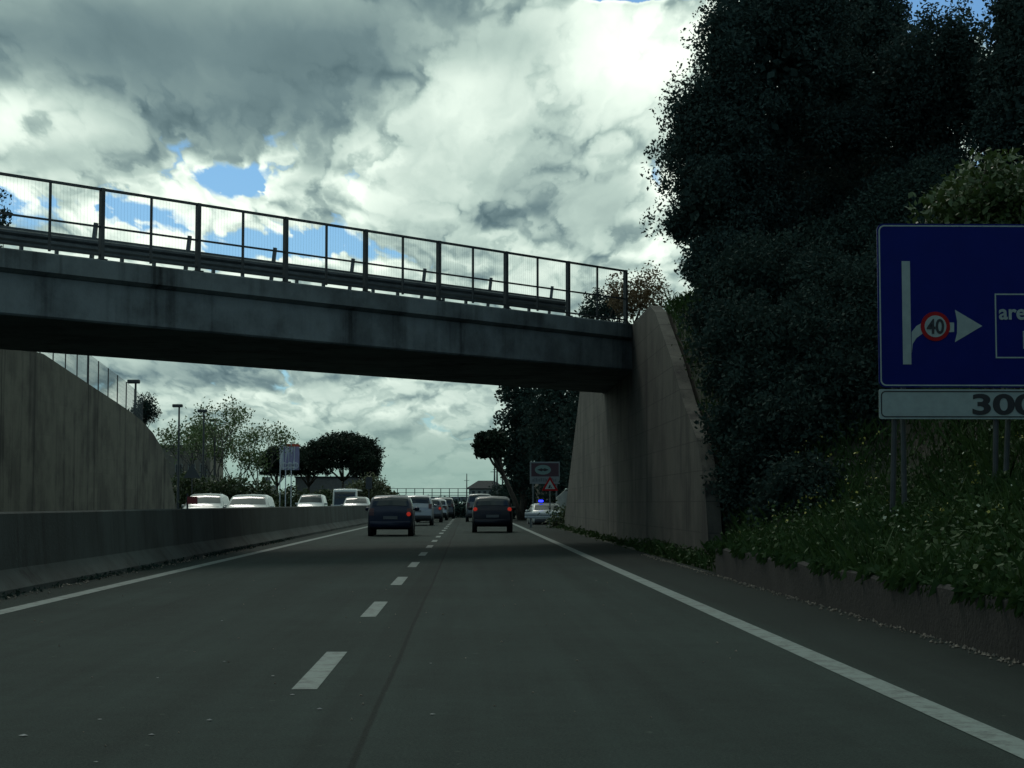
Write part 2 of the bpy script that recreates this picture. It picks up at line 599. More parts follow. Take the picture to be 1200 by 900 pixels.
def copy_tree(o, parent=None):
    c = o.copy()
    COL.objects.link(c)
    if parent:
        c.parent = parent
    for ch in list(o.children):
        copy_tree(ch, c)
    return c


def text_mesh(txt, size, bold=0.0, align='LEFT', depth=0.004):
    cu = bpy.data.curves.new('lettering', 'FONT')
    cu.body = txt
    cu.size = size
    cu.offset = bold
    cu.extrude = depth
    cu.align_x = align
    ob = bpy.data.objects.new('lettering', cu)
    COL.objects.link(ob)
    dg = bpy.context.evaluated_depsgraph_get()
    me = bpy.data.meshes.new_from_object(ob.evaluated_get(dg))
    bpy.data.objects.remove(ob)
    bpy.data.curves.remove(cu)
    return me


def text_obj(name, txt, size, loc, material, parent, bold=0.0, align='LEFT', sx=1.0):
    """upright text in the x-z plane facing -y"""
    me = text_mesh(txt, size, bold, align)
    me.transform(Matrix.Diagonal((sx, 1, 1, 1)))
    me.transform(Matrix.Rotation(R(90), 4, 'X'))
    me.transform(Matrix.Translation(loc))
    me.materials.clear()
    me.materials.append(M[material])
    me.name = name
    o = bpy.data.objects.new(name, me)
    COL.objects.link(o)
    o.parent = parent
    return o


# ------------------------------------------------------------------ terrain, roads, markings
CREST = 150.0


def crest(Y):
    """the road falls away gently beyond the crest"""
    return -min(max(0.0, Y - CREST), 190.0) * 0.015


def sstep(a, b, t):
    t = min(1, max(0, (t - a) / (b - a)))
    return t * t * (3 - 2 * t)


BX = [4.40, 5.5, 6.2, 8.0, 10.0, 13.0, 16.0, 25.0, 60.0, 200.0]
BZ = [0.43, 0.70, 0.90, 1.42, 2.9, 5.0, 6.6, 8.2, 9.0, 9.0]


def wall_top_left(Y):
    return float(np.interp(Y, LWY, LWZ))


_lw = [(-40, 392), (0, 400), (53, 416), (80, 434), (115, 457), (135, 470), (153, 482), (168, 494), (181, 508), (192, 526), (197, 545), (203, 565), (207, 584), (210, 600)]
LWY = [0.0, 50.0] + [15.6 * F / (548 - px) for px, py in _lw[1:]]
LWZ = [6.25, 6.3] + [1.2 + (590 - py) * 15.6 / (548 - px) for px, py in _lw[1:]]


def wall_top_right(Y):
    return float(np.interp(Y, [35, 35.5, 36.7, 38.9, 41.2, 44.7, 46, 74, 87], [0.5, 1.6, 2.54, 3.4, 4.55, 6.0, 6.30, 6.30, 0.5]))


def ground_z(X, Y):
    g = crest(Y)
    if X >= 4.4:
        nat = float(np.interp(X, BX, BZ))
        far = g + float(np.interp(X, [4.4, 8.5, 14, 40], [0.0, 0.3, 2.5, 4.0]))
        base = nat + (far - nat) * sstep(78, 96, Y)
        ramp_up = sstep(30, 43.5, Y) * (1 - sstep(66, 90, Y))
        if X < 5.1:
            base *= 1 - sstep(30.2, 33.5, Y) * 0.97
        if X >= 5.1:
            base = base + (max(nat, 6.22) - base) * ramp_up
            if 26 < Y < 90:
                base = min(base, max(0.5, wall_top_right(max(33, min(87, Y))) - 0.12) + (X - 5.1) * 1.3)
        return base
    if X <= -15.9:
        t = (wall_top_left(Y) - 0.25) if Y < 97.5 else 0.0
        t *= 1 - sstep(95, 98, Y)
        rise = max(0.0, (-15.9 - X) - 25) * 0.03
        return g + max(0.0, t) + min(rise, 6) * (1 if Y < 90 else 0.3)
    return g - 0.06


def sheet(name, xs, ys, zf, material, dz=0.0):
    mb = MB()
    V = [(x, y, zf(x, y) + dz) for y in ys for x in xs]
    n = len(xs)
    Fs = [(j * n + i, j * n + i + 1, (j + 1) * n + i + 1, (j + 1) * n + i) for j in range(len(ys) - 1) for i in range(n - 1)]
    mb.add(V, Fs)
    return tag(mb.build(name, material), kind='structure')


gx = [-4000, -1200, -400, -150, -80, -50, -35, -25, -20, -17, -15.9, -15.75, -10, -6.2, 0, 4.36, 4.40, 5.0, 5.1, 5.5, 6.2, 6.6, 7, 7.5, 8, 8.5, 9, 9.5, 10, 10.7, 11.5, 12.2, 13, 14.5, 16, 20, 25, 40, 60, 120, 400, 1200, 4000]
gy = [-60, -10] + list(range(0, 14, 4)) + [14 + 0.75 * i for i in range(48)] + [50 + 1.5 * i for i in range(40)] + [112, 120, 130, 140, 150, 160, 180, 200, 240, 280, 340, 420, 600, 1200, 3000, 7000]
ground = sheet('ground', gx, gy, ground_z, 'ground_soil')
ry = list(range(-40, 150, 5)) + list(range(150, 345, 10)) + [400, 600]
sheet('road', [-5.98, -3, 0, 2, 4.32], ry, lambda x, y: crest(y), 'asphalt')
sheet('opposite_road', [-15.6, -12, -9, -6.62], ry, lambda x, y: crest(y), 'asphalt')
sheet('right_edge_line', [2.61, 2.815], ry, lambda x, y: crest(y) + 0.004, 'road_paint')
sheet('left_edge_line', [-5.26, -5.04], ry, lambda x, y: crest(y) + 0.004, 'road_paint')
sheet('opposite_edge_line', [-14.6, -14.4], ry, lambda x, y: crest(y) + 0.004, 'road_paint')
mb = MB()
for k in range(-1, 34):
    y0 = 11.7 + 7.42 * k
    xs, ys = (-1.135, -0.97), (y0, y0 + 2.93)
    mb.add([(xs[0], ys[0], crest(ys[0]) + .004), (xs[1], ys[0], crest(ys[0]) + .004), (xs[1], ys[1], crest(ys[1]) + .004), (xs[0], ys[1], crest(ys[1]) + .004)], [(0, 1, 2, 3)])
    mb.add([(x - 9.6, y, crest(y) + .004) for x, y in ((xs[0], ys[0]), (xs[1], ys[0]), (xs[1], ys[1]), (xs[0], ys[1]))], [(0, 1, 2, 3)])
tag(mb.build('lane_dashes', 'road_paint'), kind='structure')


def extrude_profile(mb, prof, ys, zf, x0=0.0, mi=0):
    """profile (x, z) swept along y, following zf(y)"""
    n = len(prof)
    V = [(x0 + x, y, z + zf(y)) for y in ys for x, z in prof]
    Fs = [(j * n + i, j * n + (i + 1) % n, (j + 1) * n + (i + 1) % n, (j + 1) * n + i) for j in range(len(ys) - 1) for i in range(n)]
    Fs += [tuple(range(n))[::-1], tuple((len(ys) - 1) * n + i for i in range(n))]
    mb.add(V, Fs, mi)


# the median barrier: one long concrete wall with chamfered foot
mb = MB()
prof = [(-6.60, -0.2), (-6.60, 0.08), (-6.42, 0.32), (-6.37, 1.06), (-6.345, 1.085), (-6.235, 1.085), (-6.21, 1.06), (-6.16, 0.32), (-5.94, 0.08), (-5.94, -0.2)]
extrude_profile(mb, prof[::-1], [-20 + 4 * i for i in range(46)] + [200, 240, 300], crest)
tag(mb.build('median_barrier', 'barrier_concrete'), 'long dark concrete median barrier along the left edge of the road', 'barrier')

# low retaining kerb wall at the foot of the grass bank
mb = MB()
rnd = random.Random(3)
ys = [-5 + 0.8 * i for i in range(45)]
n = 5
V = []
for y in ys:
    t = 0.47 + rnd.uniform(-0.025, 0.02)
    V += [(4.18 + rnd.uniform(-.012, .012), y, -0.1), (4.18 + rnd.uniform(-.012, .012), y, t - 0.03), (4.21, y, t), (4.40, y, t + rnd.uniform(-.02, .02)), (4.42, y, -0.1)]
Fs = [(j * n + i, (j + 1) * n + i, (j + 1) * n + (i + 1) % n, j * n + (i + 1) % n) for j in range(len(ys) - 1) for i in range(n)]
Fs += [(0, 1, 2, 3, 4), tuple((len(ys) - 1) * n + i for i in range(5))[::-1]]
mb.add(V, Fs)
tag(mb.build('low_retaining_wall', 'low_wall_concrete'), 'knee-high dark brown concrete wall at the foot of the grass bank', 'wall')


def side_wall(mb, xf, xb, ys, top, z0=-0.3, batter=0.0, cap=0.0):
    n = 4
    V = []
    for y in ys:
        t = top(y)
        V += [(xf, y, z0), (xf + batter * t, y, t), (xb, y, t), (xb, y, z0)]
    Fs = []
    for j in range(len(ys) - 1):
        for i in range(n):
            q = (j * n + i, (j + 1) * n + i, (j + 1) * n + (i + 1) % n, j * n + (i + 1) % n)
            Fs.append(q if xb > xf else q[::-1])
    e1, e2 = (0, 1, 2, 3), tuple((len(ys) - 1) * n + i for i in range(4))[::-1]
    Fs += [e1, e2] if xb > xf else [e1[::-1], e2[::-1]]
    mb.add(V, Fs)


# right abutment: wall along the verge with a sloping wing at either end; lower under the deck
DN, DF = 50.9, 62.0                       # where the deck's near and far edges meet the wall face
mb = MB()
side_wall(mb, 4.70, 4.98, [35, 35.5, 36.7, 38.9, 41.2, 44.7, 46, DN + 0.01], wall_top_right)
side_wall(mb, 4.70, 5.12, [DF + 0.05, 68, 74, 78, 82, 87], wall_top_right)
abut = thing('bridge_abutment', 'tall stained concrete abutment wall with sloping wings right of the road', 'wall')
mb.build('wing_wall', 'wall_concrete', abut)
mb = MB()
side_wall(mb, 4.702, 5.12, [DN + 0.012, DF + 0.048], lambda y: 4.98)
mb.build('bearing_wall', 'wall_concrete', abut)
# left retaining wall beyond the opposite carriageway
mb = MB()
side_wall(mb, -15.6, -16.0, [8, 30] + LWY[1:], wall_top_left)
tag(mb.build('retaining_wall', 'left_wall_concrete'), 'high streaked concrete retaining wall sloping down on the far left', 'wall')

# ------------------------------------------------------------------ the bridge
UX, UY = -0.684, -0.7295                  # along the deck, towards the left
NX, NY = -0.7295, 0.684                   # across the deck, away from the camera
L_DECK = 38.0
ZB, ZT = 5.0, 6.33


def bpt(s, w, z):
    return Vector((4.70 + UX * s + NX * w, DN + UY * s + NY * w, z))


def endcut(w):
    """s at which the line at offset w across the deck meets the wall face x = 4.69"""
    return (-0.22 + NX * w) / -UX


W_DECK = 7.6
bridge = thing('road_bridge', 'grey concrete road bridge crossing overhead on a skew', 'bridge', (-5, 41, 0))
bridge_inv = Matrix.Translation((5, -41, 0))


def deck_solid(name, prof, material, L=L_DECK):
    """profile of (w, z) swept along the deck, its right end cut along the wall face"""
    mb = MB()
    n = len(prof)
    NS = 24
    V = []
    for j in range(NS + 1):
        for w, z in prof:
            s0 = endcut(w)
            V.append(bridge_inv @ bpt(s0 + (L - s0) * j / NS, w, z))
    Fs = [(j * n + i, (j + 1) * n + i, (j + 1) * n + (i + 1) % n, j * n + (i + 1) % n) for j in range(NS) for i in range(n)]
    Fs += [tuple(range(n)), tuple(NS * n + i for i in range(n))[::-1]]
    mb.add(V, Fs)
    return mb.build(name, material, bridge)


deck_solid('deck_slab', [(0.0, 5.93), (0.0, 6.30), (0.03, ZT), (W_DECK - .03, ZT), (W_DECK, 6.30), (W_DECK, 5.93), (W_DECK - .12, 5.86), (W_DECK - .2, 5.86), (0.2, 5.86), (0.12, 5.86)], 'bridge_concrete')
deck_solid('girder', [(0.20, ZB), (0.16, ZB + .04), (0.16, 5.855), (W_DECK - .16, 5.855), (W_DECK - .16, ZB + .04), (W_DECK - .2, ZB)], 'girder_concrete')

# parapet fence on the near edge
fence = thing('bridge_fence', 'dark steel mesh fence with tall posts along the bridge edge', 'fence', (-5, 41, 6.33))
finv = Matrix.Translation((5, -41, -6.33))
rotd = Matrix(((UX, NX, 0), (UY, NY, 0), (0, 0, 1)))


def bar_between(mb, a, b, w, h):
    """rectangular bar between two points (w across, h up)"""
    a, b = Vector(a), Vector(b)
    t = (b - a).normalized()
    side = t.cross(Vector((0, 0, 1)))
    if side.length < 1e-3:
        side = Vector((NX, NY, 0))
    side.normalize()
    up = side.cross(t).normalized()
    V = []
    for p in (a, b):
        for i, j in ((-1, -1), (1, -1), (1, 1), (-1, 1)):
            V.append(p + side * (i * w / 2) + up * (j * h / 2))
    mb.add(V, [(0, 1, 2, 3)[::-1], (4, 5, 6, 7), (0, 1, 5, 4), (1, 2, 6, 5), (2, 3, 7, 6), (3, 0, 4, 7)])


SP = 2.557
S_END = 0.18
posts = []
FW = 0.10
for n in range(0, 13):
    s = S_END + SP * n
    mb = MB()
    mb.box((-0.045, -0.05, 0), (0.045, 0.05, 1.53), rot=rotd, org=finv @ bpt(s, FW, ZT))
    mb.box((-0.10, -0.09, 0), (0.10, 0.09, 0.02), rot=rotd, org=finv @ bpt(s, FW, ZT))
    mb.build('post', 'dark_steel', fence)
    if n < 12:
        mb = MB()
        mb.box((-0.022, -0.022, 0.05), (0.022, 0.022, 1.50), rot=rotd, org=finv @ bpt(s + SP / 2, FW, ZT))
        mb.build('thin_post', 'dark_steel', fence)
S_LAST = S_END + SP * 12
for nm, z, w in (('top_rail', 1.50, 0.055), ('middle_rail', 0.70, 0.04), ('bottom_rail', 0.10, 0.04)):
    mb = MB()
    bar_between(mb, finv @ bpt(S_END, FW - .004, ZT + z), finv @ bpt(S_LAST, FW - .004, ZT + z), w, w)
    mb.build(nm, 'dark_steel', fence)
mb = MB()
s = S_END + 0.05
while s < S_LAST:
    a, b = bpt(s, FW + .03, ZT + .1), bpt(s, FW + .03, ZT + 1.5)
    mb.box((-0.0008, -0.0008, 0.1), (0.0008, 0.0008, 1.5), rot=rotd, org=finv @ bpt(s, FW + .03, ZT))
    s += 0.085
mb.build('wire_mesh', 'steel', fence)

# guard rail just inside the fence
rail = thing('guard_rail', 'dark corrugated guard rail on short posts behind the bridge fence', 'guardrail', (-5, 41, 6.33))
mb = MB()
wp = [(0.0, 0.30), (0.0, 0.34), (-0.06, 0.38), (-0.06, 0.43), (0.0, 0.47), (-0.06, 0.51), (-0.06, 0.56), (0.0, 0.60), (0.0, 0.64), (0.02, 0.64), (0.02, 0.30)]
GW = 1.15
g0, g1 = 1.6, 36.0
n = len(wp)
V = []
for s in (g0, g1):
    V += [finv @ bpt(s, GW + w, ZT + z) for w, z in wp]
mb.add(V, [(i, n + i, n + (i + 1) % n, (i + 1) % n) for i in range(n)] + [tuple(range(n)), tuple(range(n, 2 * n))[::-1]])
mb.build('beam', 'steel', rail)
for k in range(13):
    s = S_END + SP * k + 1.98
    mb = MB()
    bar_between(mb, finv @ bpt(s, GW + .16, ZT), finv @ bpt(s - .06, GW + .06, ZT + 0.98), 0.10, 0.07)
    mb.build('post', 'steel', rail)
    for q in (0.36, 0.7):
        mb = MB()
        mb.box((-0.035, -0.03, 0), (0.035, 0.03, 0.5), rot=rotd, org=finv @ bpt(s + SP * q, GW + .08, ZT))
        mb.build('stub_post', 'steel', rail)

# fence above the left retaining wall
lf = thing('wall_fence', 'thin wire fence on top of the left retaining wall', 'fence', (-15.8, 75, 5.8))
yy = [58 + 2.1 * i for i in range(15)]
for i, y in enumerate(yy):
    mb = MB()
    thick = 0.05 if i == 8 else 0.026
    z = wall_top_left(y)
    mb.tube([(0, y - 75, z - 5.9), (0, y - 75, z - 5.8 + (1.5 if i == 8 else 1.38))], thick, 6)
    mb.build('post', 'dark_steel', lf)
mb = MB()
for i in range(len(yy) - 1):
    for k in range(28):
        y = yy[i] + 2.1 * k / 28
        z = wall_top_left(y)
        mb.box((-0.0025, y - 75 - .0025, z - 5.8), (0.0025, y - 75 + .0025, z - 5.8 + 1.38))
    za, zb = wall_top_left(yy[i]), wall_top_left(yy[i + 1])
    for k in range(8):
        bar_between(mb, (0, yy[i] - 75, za - 5.8 + .1 + .18 * k), (0, yy[i + 1] - 75, zb - 5.8 + .1 + .18 * k), 0.004, 0.004)
mb.build('wire_mesh', 'galvanised', lf)

# ------------------------------------------------------------------ vegetation
def rhombs(C, size, rng, aspect=0.55, up=None, upw=0.0):
    """one four-cornered leaf at every row of C"""
    n = len(C)
    a = rng.normal(size=(n, 3))
    if up is not None:
        a = a * (1 - upw) + np.array(up) * upw
    a /= np.linalg.norm(a, axis=1)[:, None] + 1e-9
    b = np.cross(a, rng.normal(size=(n, 3)))
    b /= np.linalg.norm(b, axis=1)[:, None] + 1e-9
    s = size * rng.uniform(0.6, 1.35, size=(n, 1))
    A, B = a * s * 0.5, b * s * 0.5 * aspect
    V = np.empty((n, 4, 3))
    V[:, 0] = C - A
    V[:, 1] = C - A * 0.1 + B
    V[:, 2] = C + A
    V[:, 3] = C - A * 0.1 - B
    return V


def clump_points(ells, rng, per, rc, inner=0.35, squash=1.0):
    """leaf positions: clumps spread through ellipsoids, denser towards the skin. ells: (cx,cy,cz, rx,ry,rz, n_clumps)"""
    out, cl = [], []
    for cx, cy, cz, rx, ry, rz, nc in ells:
        d = rng.normal(size=(nc, 3))
        d /= np.linalg.norm(d, axis=1)[:, None]
        r = rng.uniform(inner ** 2, 1.0, size=(nc, 1)) ** 0.5
        lump = 1 + 0.16 * np.sin(d[:, :1] * 5 + cx) * np.cos(d[:, 2:] * 6 + cz) + rng.normal(size=(nc, 1)) * 0.06
        P = d * r * lump * np.array([rx, ry, rz]) + np.array([cx, cy, cz])
        k = rng.uniform(0.5, 1.35, size=nc)
        for p, kk in zip(P, k):
            m = int(per * kk)
            q = rng.normal(size=(m, 3))
            q *= (rng.uniform(0, 1, (m, 1)) ** .42) / (np.linalg.norm(q, axis=1)[:, None] + 1e-9) * rc * kk * 1.75
            q[:, 2] *= squash
            out.append(q + p)
        cl.append(P)
    return np.concatenate(out), np.concatenate(cl)


def limb_tree(trunk_pts, trunk_r, targets, rng, r0=0.09, nseg=4, n=7):
    mb = MB()
    mb.tube(trunk_pts, trunk_r, 10, caps=True)
    tp = [Vector(p) for p in trunk_pts]
    lm = MB()
    for t in targets:
        t = Vector(t)
        b = min(tp[1:], key=lambda p: (p - t).length + max(0, p.z - t.z) * 2)
        pts = []
        for k in range(nseg + 1):
            f = k / nseg
            q = b.lerp(t, f) + Vector((rng.normal(), rng.normal(), rng.normal())) * 0.06 * (t - b).length * (0 < k < nseg)
            q.z += 0.12 * (t - b).length * math.sin(f * math.pi) * 0.4
            pts.append(q)
        lm.tube(pts, [r0 * (1 - 0.85 * k / nseg) for k in range(nseg + 1)], n)
    return mb, lm


def tree(name, label, loc, ells, rng, per, rc, leaf, leafmat, trunk_h, trunk_r, barkmat='bark', cat='tree', group=None, inner=0.35, squash=1.0, lean=(0, 0), aspect=0.55, limbs=18, fill=None):
    root = thing(name, label, cat, loc, 0, group)
    pts, cl = clump_points(ells, rng, per, rc, inner, squash)
    V = rhombs(pts, leaf, rng, aspect)
    if fill:
        # broad inner sprays close the heart of the crown
        e = np.array(ells)[rng.integers(0, len(ells), fill[0])]
        d = rng.normal(size=(fill[0], 3))
        d /= np.linalg.norm(d, axis=1)[:, None]
        d *= rng.uniform(0, .5, (fill[0], 1)) ** .5
        V = np.concatenate([V, rhombs(e[:, :3] + d * e[:, 3:6], fill[1], rng, .7)])
    np_mesh('crown', V, 4, leafmat, root)
    tp = [(lean[0] * f, lean[1] * f, -0.3 + (trunk_h + 0.3) * f) for f in (0, 0.25, 0.5, 0.75, 1.0)]
    tp = [(p[0] + rng.normal() * .05 * trunk_h * .2 * (0 < i), p[1] + rng.normal() * .05 * trunk_h * .2 * (0 < i), p[2]) for i, p in enumerate(tp)]
    sel = cl[rng.permutation(len(cl))[:limbs]]
    mbt, lm = limb_tree(tp, [trunk_r * k for k in (1.25, 1.0, 0.85, 0.7, 0.45)], sel, rng, trunk_r * 0.42)
    if limbs:
        mbt.add(lm.v, lm.f)
    mbt.build('trunk', barkmat, root, True)
    return root


rng = np.random.default_rng(7)


def oak(px, pz, Y, rpx, top, bot, label, seed, dens=1.0, leafmat='oak_leaf', dy=2.4, tall=None):
    """tall evergreen: px centre column, rpx half width in photo pixels, top/bot heights"""
    r = np.random.default_rng(seed)
    c = at(px, 590, Y)
    X = c.x
    gz = ground_z(X, Y)
    rx = rpx * Y / F
    H = top - bot
    ells = []
    nl = 9
    for i in range(nl):
        f = i / (nl - 1)
        prof = math.sin(math.pi * (0.16 + 0.74 * f)) ** 0.6
        a = r.uniform(0, 6.28)
        q = r.uniform(.62, 1.0)
        ells.append((math.cos(a) * rx * 0.34, math.sin(a) * dy * 0.35, bot + H * f - gz + r.normal() * .25, rx * prof * 0.9 * q, dy * prof, (H * 0.12 + 0.4) * (.75 + .4 * q), int(95 * dens * q)))
    for i in range(7):
        # side boughs carrying their own rounded masses of leaves
        f, a = r.uniform(.12, .9), r.uniform(0, 6.28)
        prof = math.sin(math.pi * (0.16 + 0.74 * f)) ** 0.6
        b = r.uniform(.26, .4)
        ells.append((math.cos(a) * rx * prof * .8, math.sin(a) * dy * prof * .8, bot + H * f - gz, rx * b, rx * b, rx * b * r.uniform(.6, .9), int(45 * dens)))
    return tree('evergreen_tree', label, (X, Y, gz), ells, r, int(118), 0.27, 0.115, leafmat, (top + bot) / 2 - gz, 0.24, group='evergreen trees on the right bank', inner=0.3, limbs=16, fill=(16000, .26))


oak(892, 0, 50, 138, 17.8, 5.4, 'tallest dark evergreen tree rising beside the right end of the bridge', 11, 1.25)
oak(846, 0, 49, 50, 13.2, 6.2, 'slender dark evergreen tree leaning out nearest the bridge end', 15, .7)
oak(1000, 0, 54, 92, 16.9, 5.0, 'dark evergreen tree just right of the tallest one behind the blue sign', 12, 1.1)
oak(1100, 0, 49, 88, 13.7, 4.5, 'dark evergreen tree with lower top left of the cut-off tree', 13, 1.0)
oak(1214, 0, 46, 62, 14.9, 4.5, 'dark evergreen tree cut off by the right picture edge', 17, 1.0)
oak(985, 0, 62, 120, 13.2, 5.5, 'dark evergreen tree standing behind the others on the bank', 18, .8)


def bush(px, py, Y, rx, rz, label, seed, leafmat='dark_leaf', n=90, per=60, leaf=0.13, rc=0.2, name='bush', ry=None, group='bushes on the right bank', cat='bush', gz=None, inner=0.2):
    r = np.random.default_rng(seed)
    c = at(px, py, Y)
    g = ground_z(c.x, Y) if gz is None else gz
    ry = ry or rx
    ells = [(0, 0, c.z - g, rx, ry, rz, n), (rx * .35, -ry * .2, c.z - g - rz * .3, rx * .6, ry * .7, rz * .7, n // 3), (-rx * .35, ry * .1, c.z - g - rz * .35, rx * .55, ry * .7, rz * .65, n // 3)]
    root = thing(name, label, cat, (c.x, Y, g), 0, group)
    pts, cl = clump_points(ells, r, per, rc, inner)
    np_mesh('foliage', rhombs(pts, leaf, r), 4, leafmat, root)
    mb = MB()
    for t in cl[r.permutation(len(cl))[:9]]:
        b = Vector((0, 0, -0.25))
        t = Vector(t)
        mid = b.lerp(t, 0.5) + Vector((r.normal(), r.normal(), abs(r.normal()))) * 0.1 * t.length
        mb.tube([b, mid, t], [0.045, 0.03, 0.012], 6)
    mb.build('stems', 'bark', root, True)
    return root


def hit(px, py):
    """where the sight line through a photo pixel meets the ground"""
    d = ray(px, py)
    y = 14.0
    while y < 120:
        z = 1.2 + d.z / d.y * y
        if z <= ground_z(d.x / d.y * y, y):
            return y
        y += 0.2
    return None


for i, (px, py, rx, rz, lab) in enumerate((
        (893, 588, .80, .75, 'low dark bush at the foot of the abutment wing'),
        (897, 520, 1.1, 1.2, 'dark bush crowding the lower half of the abutment wing'),
        (886, 440, 1.2, 1.3, 'dark bush beside the upper half of the abutment wing'),
        (868, 378, 1.15, 1.1, 'dark bush beside the top of the abutment wing'),
        (930, 598, .75, .6, 'small dark bush among the flowers at the foot of the slope'),
        (925, 548, 1.1, 1.0, 'dark bush at the edge of the flowery grass'),
        (930, 470, 1.4, 1.4, 'dark bush in the middle of the slope left of the blue sign'),
        (915, 385, 1.6, 1.5, 'dark bush high on the slope under the tallest evergreen tree'),
        (985, 500, 1.2, 1.1, 'dark bush just left of the 300 plate'),
        (995, 420, 1.5, 1.4, 'dark bush left of the lower half of the blue sign'),
        (1000, 340, 1.6, 1.5, 'dark bush left of the upper half of the blue sign'),
        (1060, 455, 1.2, 1.0, 'dark bush behind the lower left corner of the blue sign'),
        (1075, 370, 1.6, 1.5, 'dark bush mostly hidden behind the blue sign arrow'),
        (1160, 390, 1.6, 1.4, 'dark bush mostly hidden behind the framed name on the sign'),
        (1085, 290, 1.5, 1.5, 'dark bush behind the top edge of the blue sign'))):
    Yh = hit(px, py) or 44
    bush(px, py - rz * .45 * F / Yh, Yh + .35 * rx, rx, rz, lab, 100 + i, n=int(75 * rx * rx) + 30, per=95, leaf=.105, rc=.2)
bush(1170, 250, 31, 1.2, 1.0, 'light green leafy bush showing above the blue sign', 27, 'laurel_leaf', n=110, leaf=0.15)
bush(748, 345, 66, 1.2, 0.95, 'brownish scrubby bush behind the right end of the bridge fence', 28, 'dry_twig', n=70, per=40, leaf=0.11, rc=.2)
bush(708, 358, 75, 1.0, 0.7, 'small dark bush at the foot of the last fence posts', 29, 'dark_leaf', n=60, per=40, leaf=0.12, rc=.16, gz=6.1)
bush(168, 480, 93, 0.75, 0.85, 'dark shrub growing over the end of the left retaining wall', 30, 'dark_leaf', n=60, per=40, leaf=0.12, rc=.16, group=None)
oakL = bush(-16, 262, 70, 0.9, 1.2, 'dark tree top peeping over the bridge at the left picture edge', 31, 'dark_leaf', n=60, per=40, leaf=0.16, name='small_tree', cat='tree', group=None)

# dark tall trees beyond the abutment, right of the road
def far_oak(px, Y, rpx, top, bot, label, seed, dens=1.0):
    r = np.random.default_rng(seed)
    X = at(px, 590, Y).x
    gz = ground_z(X, Y)
    rx = rpx * Y / F
    H = top - bot
    ells = []
    for i in range(6):
        f = i / 5
        prof = math.sin(math.pi * (0.2 + 0.66 * f)) ** 0.6
        ells.append((r.normal() * rx * .15, r.normal() * .5, bot + H * f - gz, rx * prof, 2.6 * prof, H * .18 + .4, int(60 * dens)))
    return tree('evergreen_tree', label, (X, Y, gz), ells, r, 34, 0.34, 0.30, 'dark_leaf', (top + bot) / 2 - gz, 0.25, group='dark trees beyond the abutment', limbs=8, inner=.4)


far_oak(612, 132, 27, 11.2, 3.4, 'dark tree beyond the abutment nearest the road edge', 41)
far_oak(652, 118, 30, 11.0, 2.6, 'dark tree behind the small billboard', 42)
far_oak(690, 104, 26, 10.5, 1.2, 'dark tree close behind the far wing of the abutment', 43)
far_oak(632, 150, 30, 9.0, 1.8, 'low dark tree at the back of the clump behind the billboard', 44)
# leaning umbrella pine
def pine(px, topy, boty, Y, rpx, label, seed, base_px=None, nc=150, group=None, trunks=1, gz=None):
    r = np.random.default_rng(seed)
    ct, cb = at(px, topy, Y), at(px, boty, Y)
    bx = at(base_px if base_px is not None else px, 590, Y).x
    gz = ground_z(bx, Y) if gz is None else gz
    rx = rpx * Y / F
    H = ct.z - cb.z
    zc = cb.z + H * 0.44 - gz
    root = thing('umbrella_pine', label, 'tree', (bx, Y, gz), 0, group)
    dx = ct.x - bx
    d = r.normal(size=(nc, 3))
    d[:, 2] = np.abs(d[:, 2])
    d /= np.linalg.norm(d, axis=1)[:, None]
    rr = r.uniform(0.55, 1.0, size=(nc, 1))
    P = d * rr * np.array([rx, rx * 0.9, H * 0.57]) + np.array([dx, 0, zc])
    flat = r.uniform(-1, 1, size=(nc // 2, 3))
    flat = flat[(flat[:, 0] ** 2 + flat[:, 1] ** 2) < 1]
    P2 = flat * np.array([rx * .92, rx * .85, H * 0.2]) + np.array([dx, 0, zc - H * .08])
    P = np.concatenate([P, P2])
    pts = np.concatenate([p + r.normal(size=(46, 3)) * np.array([.36, .36, .2]) * (rx / 4.5) ** .5 for p in P])
    np_mesh('crown', rhombs(pts, 0.32, r, 0.5), 4, 'pine_needle', root)
    mb = MB()
    mb.tube([(0, 0, -.3), (dx * .25, 0.1, zc * .3), (dx * .65, 0, zc * .68), (dx, 0, zc)], [0.24, 0.17, 0.14, 0.10], 8)
    fork = Vector((dx * .6, 0, zc * .62))
    for k in range(7):
        a = k * 0.9
        e = Vector((dx + math.cos(a) * rx * .6, math.sin(a) * rx * .6, zc + H * .08))
        mb.tube([fork, fork.lerp(e, .5) - Vector((0, 0, H * .1)), e], [0.12, 0.09, 0.05], 6)
    mb.build('trunk', 'bark', root, True)
    return root


pine(575, 505, 540, 128, 17, 'leaning umbrella pine with a slanting trunk beside the right wall', 51, base_px=612, nc=150)
gp = 'umbrella pines beyond the banners'
pine(402, 508, 557, 230, 46, 'largest umbrella pine with the highest domed crown', 52, nc=420, group=gp)
pine(362, 523, 562, 236, 29, 'umbrella pine with lower crown just right of the banners', 53, nc=260, group=gp)
pine(428, 530, 564, 226, 17, 'small umbrella pine at the right end of the pine group', 54, nc=140, group=gp)
pine(325, 523, 563, 242, 23, 'umbrella pine standing left of the banners', 55, nc=220, group=gp)


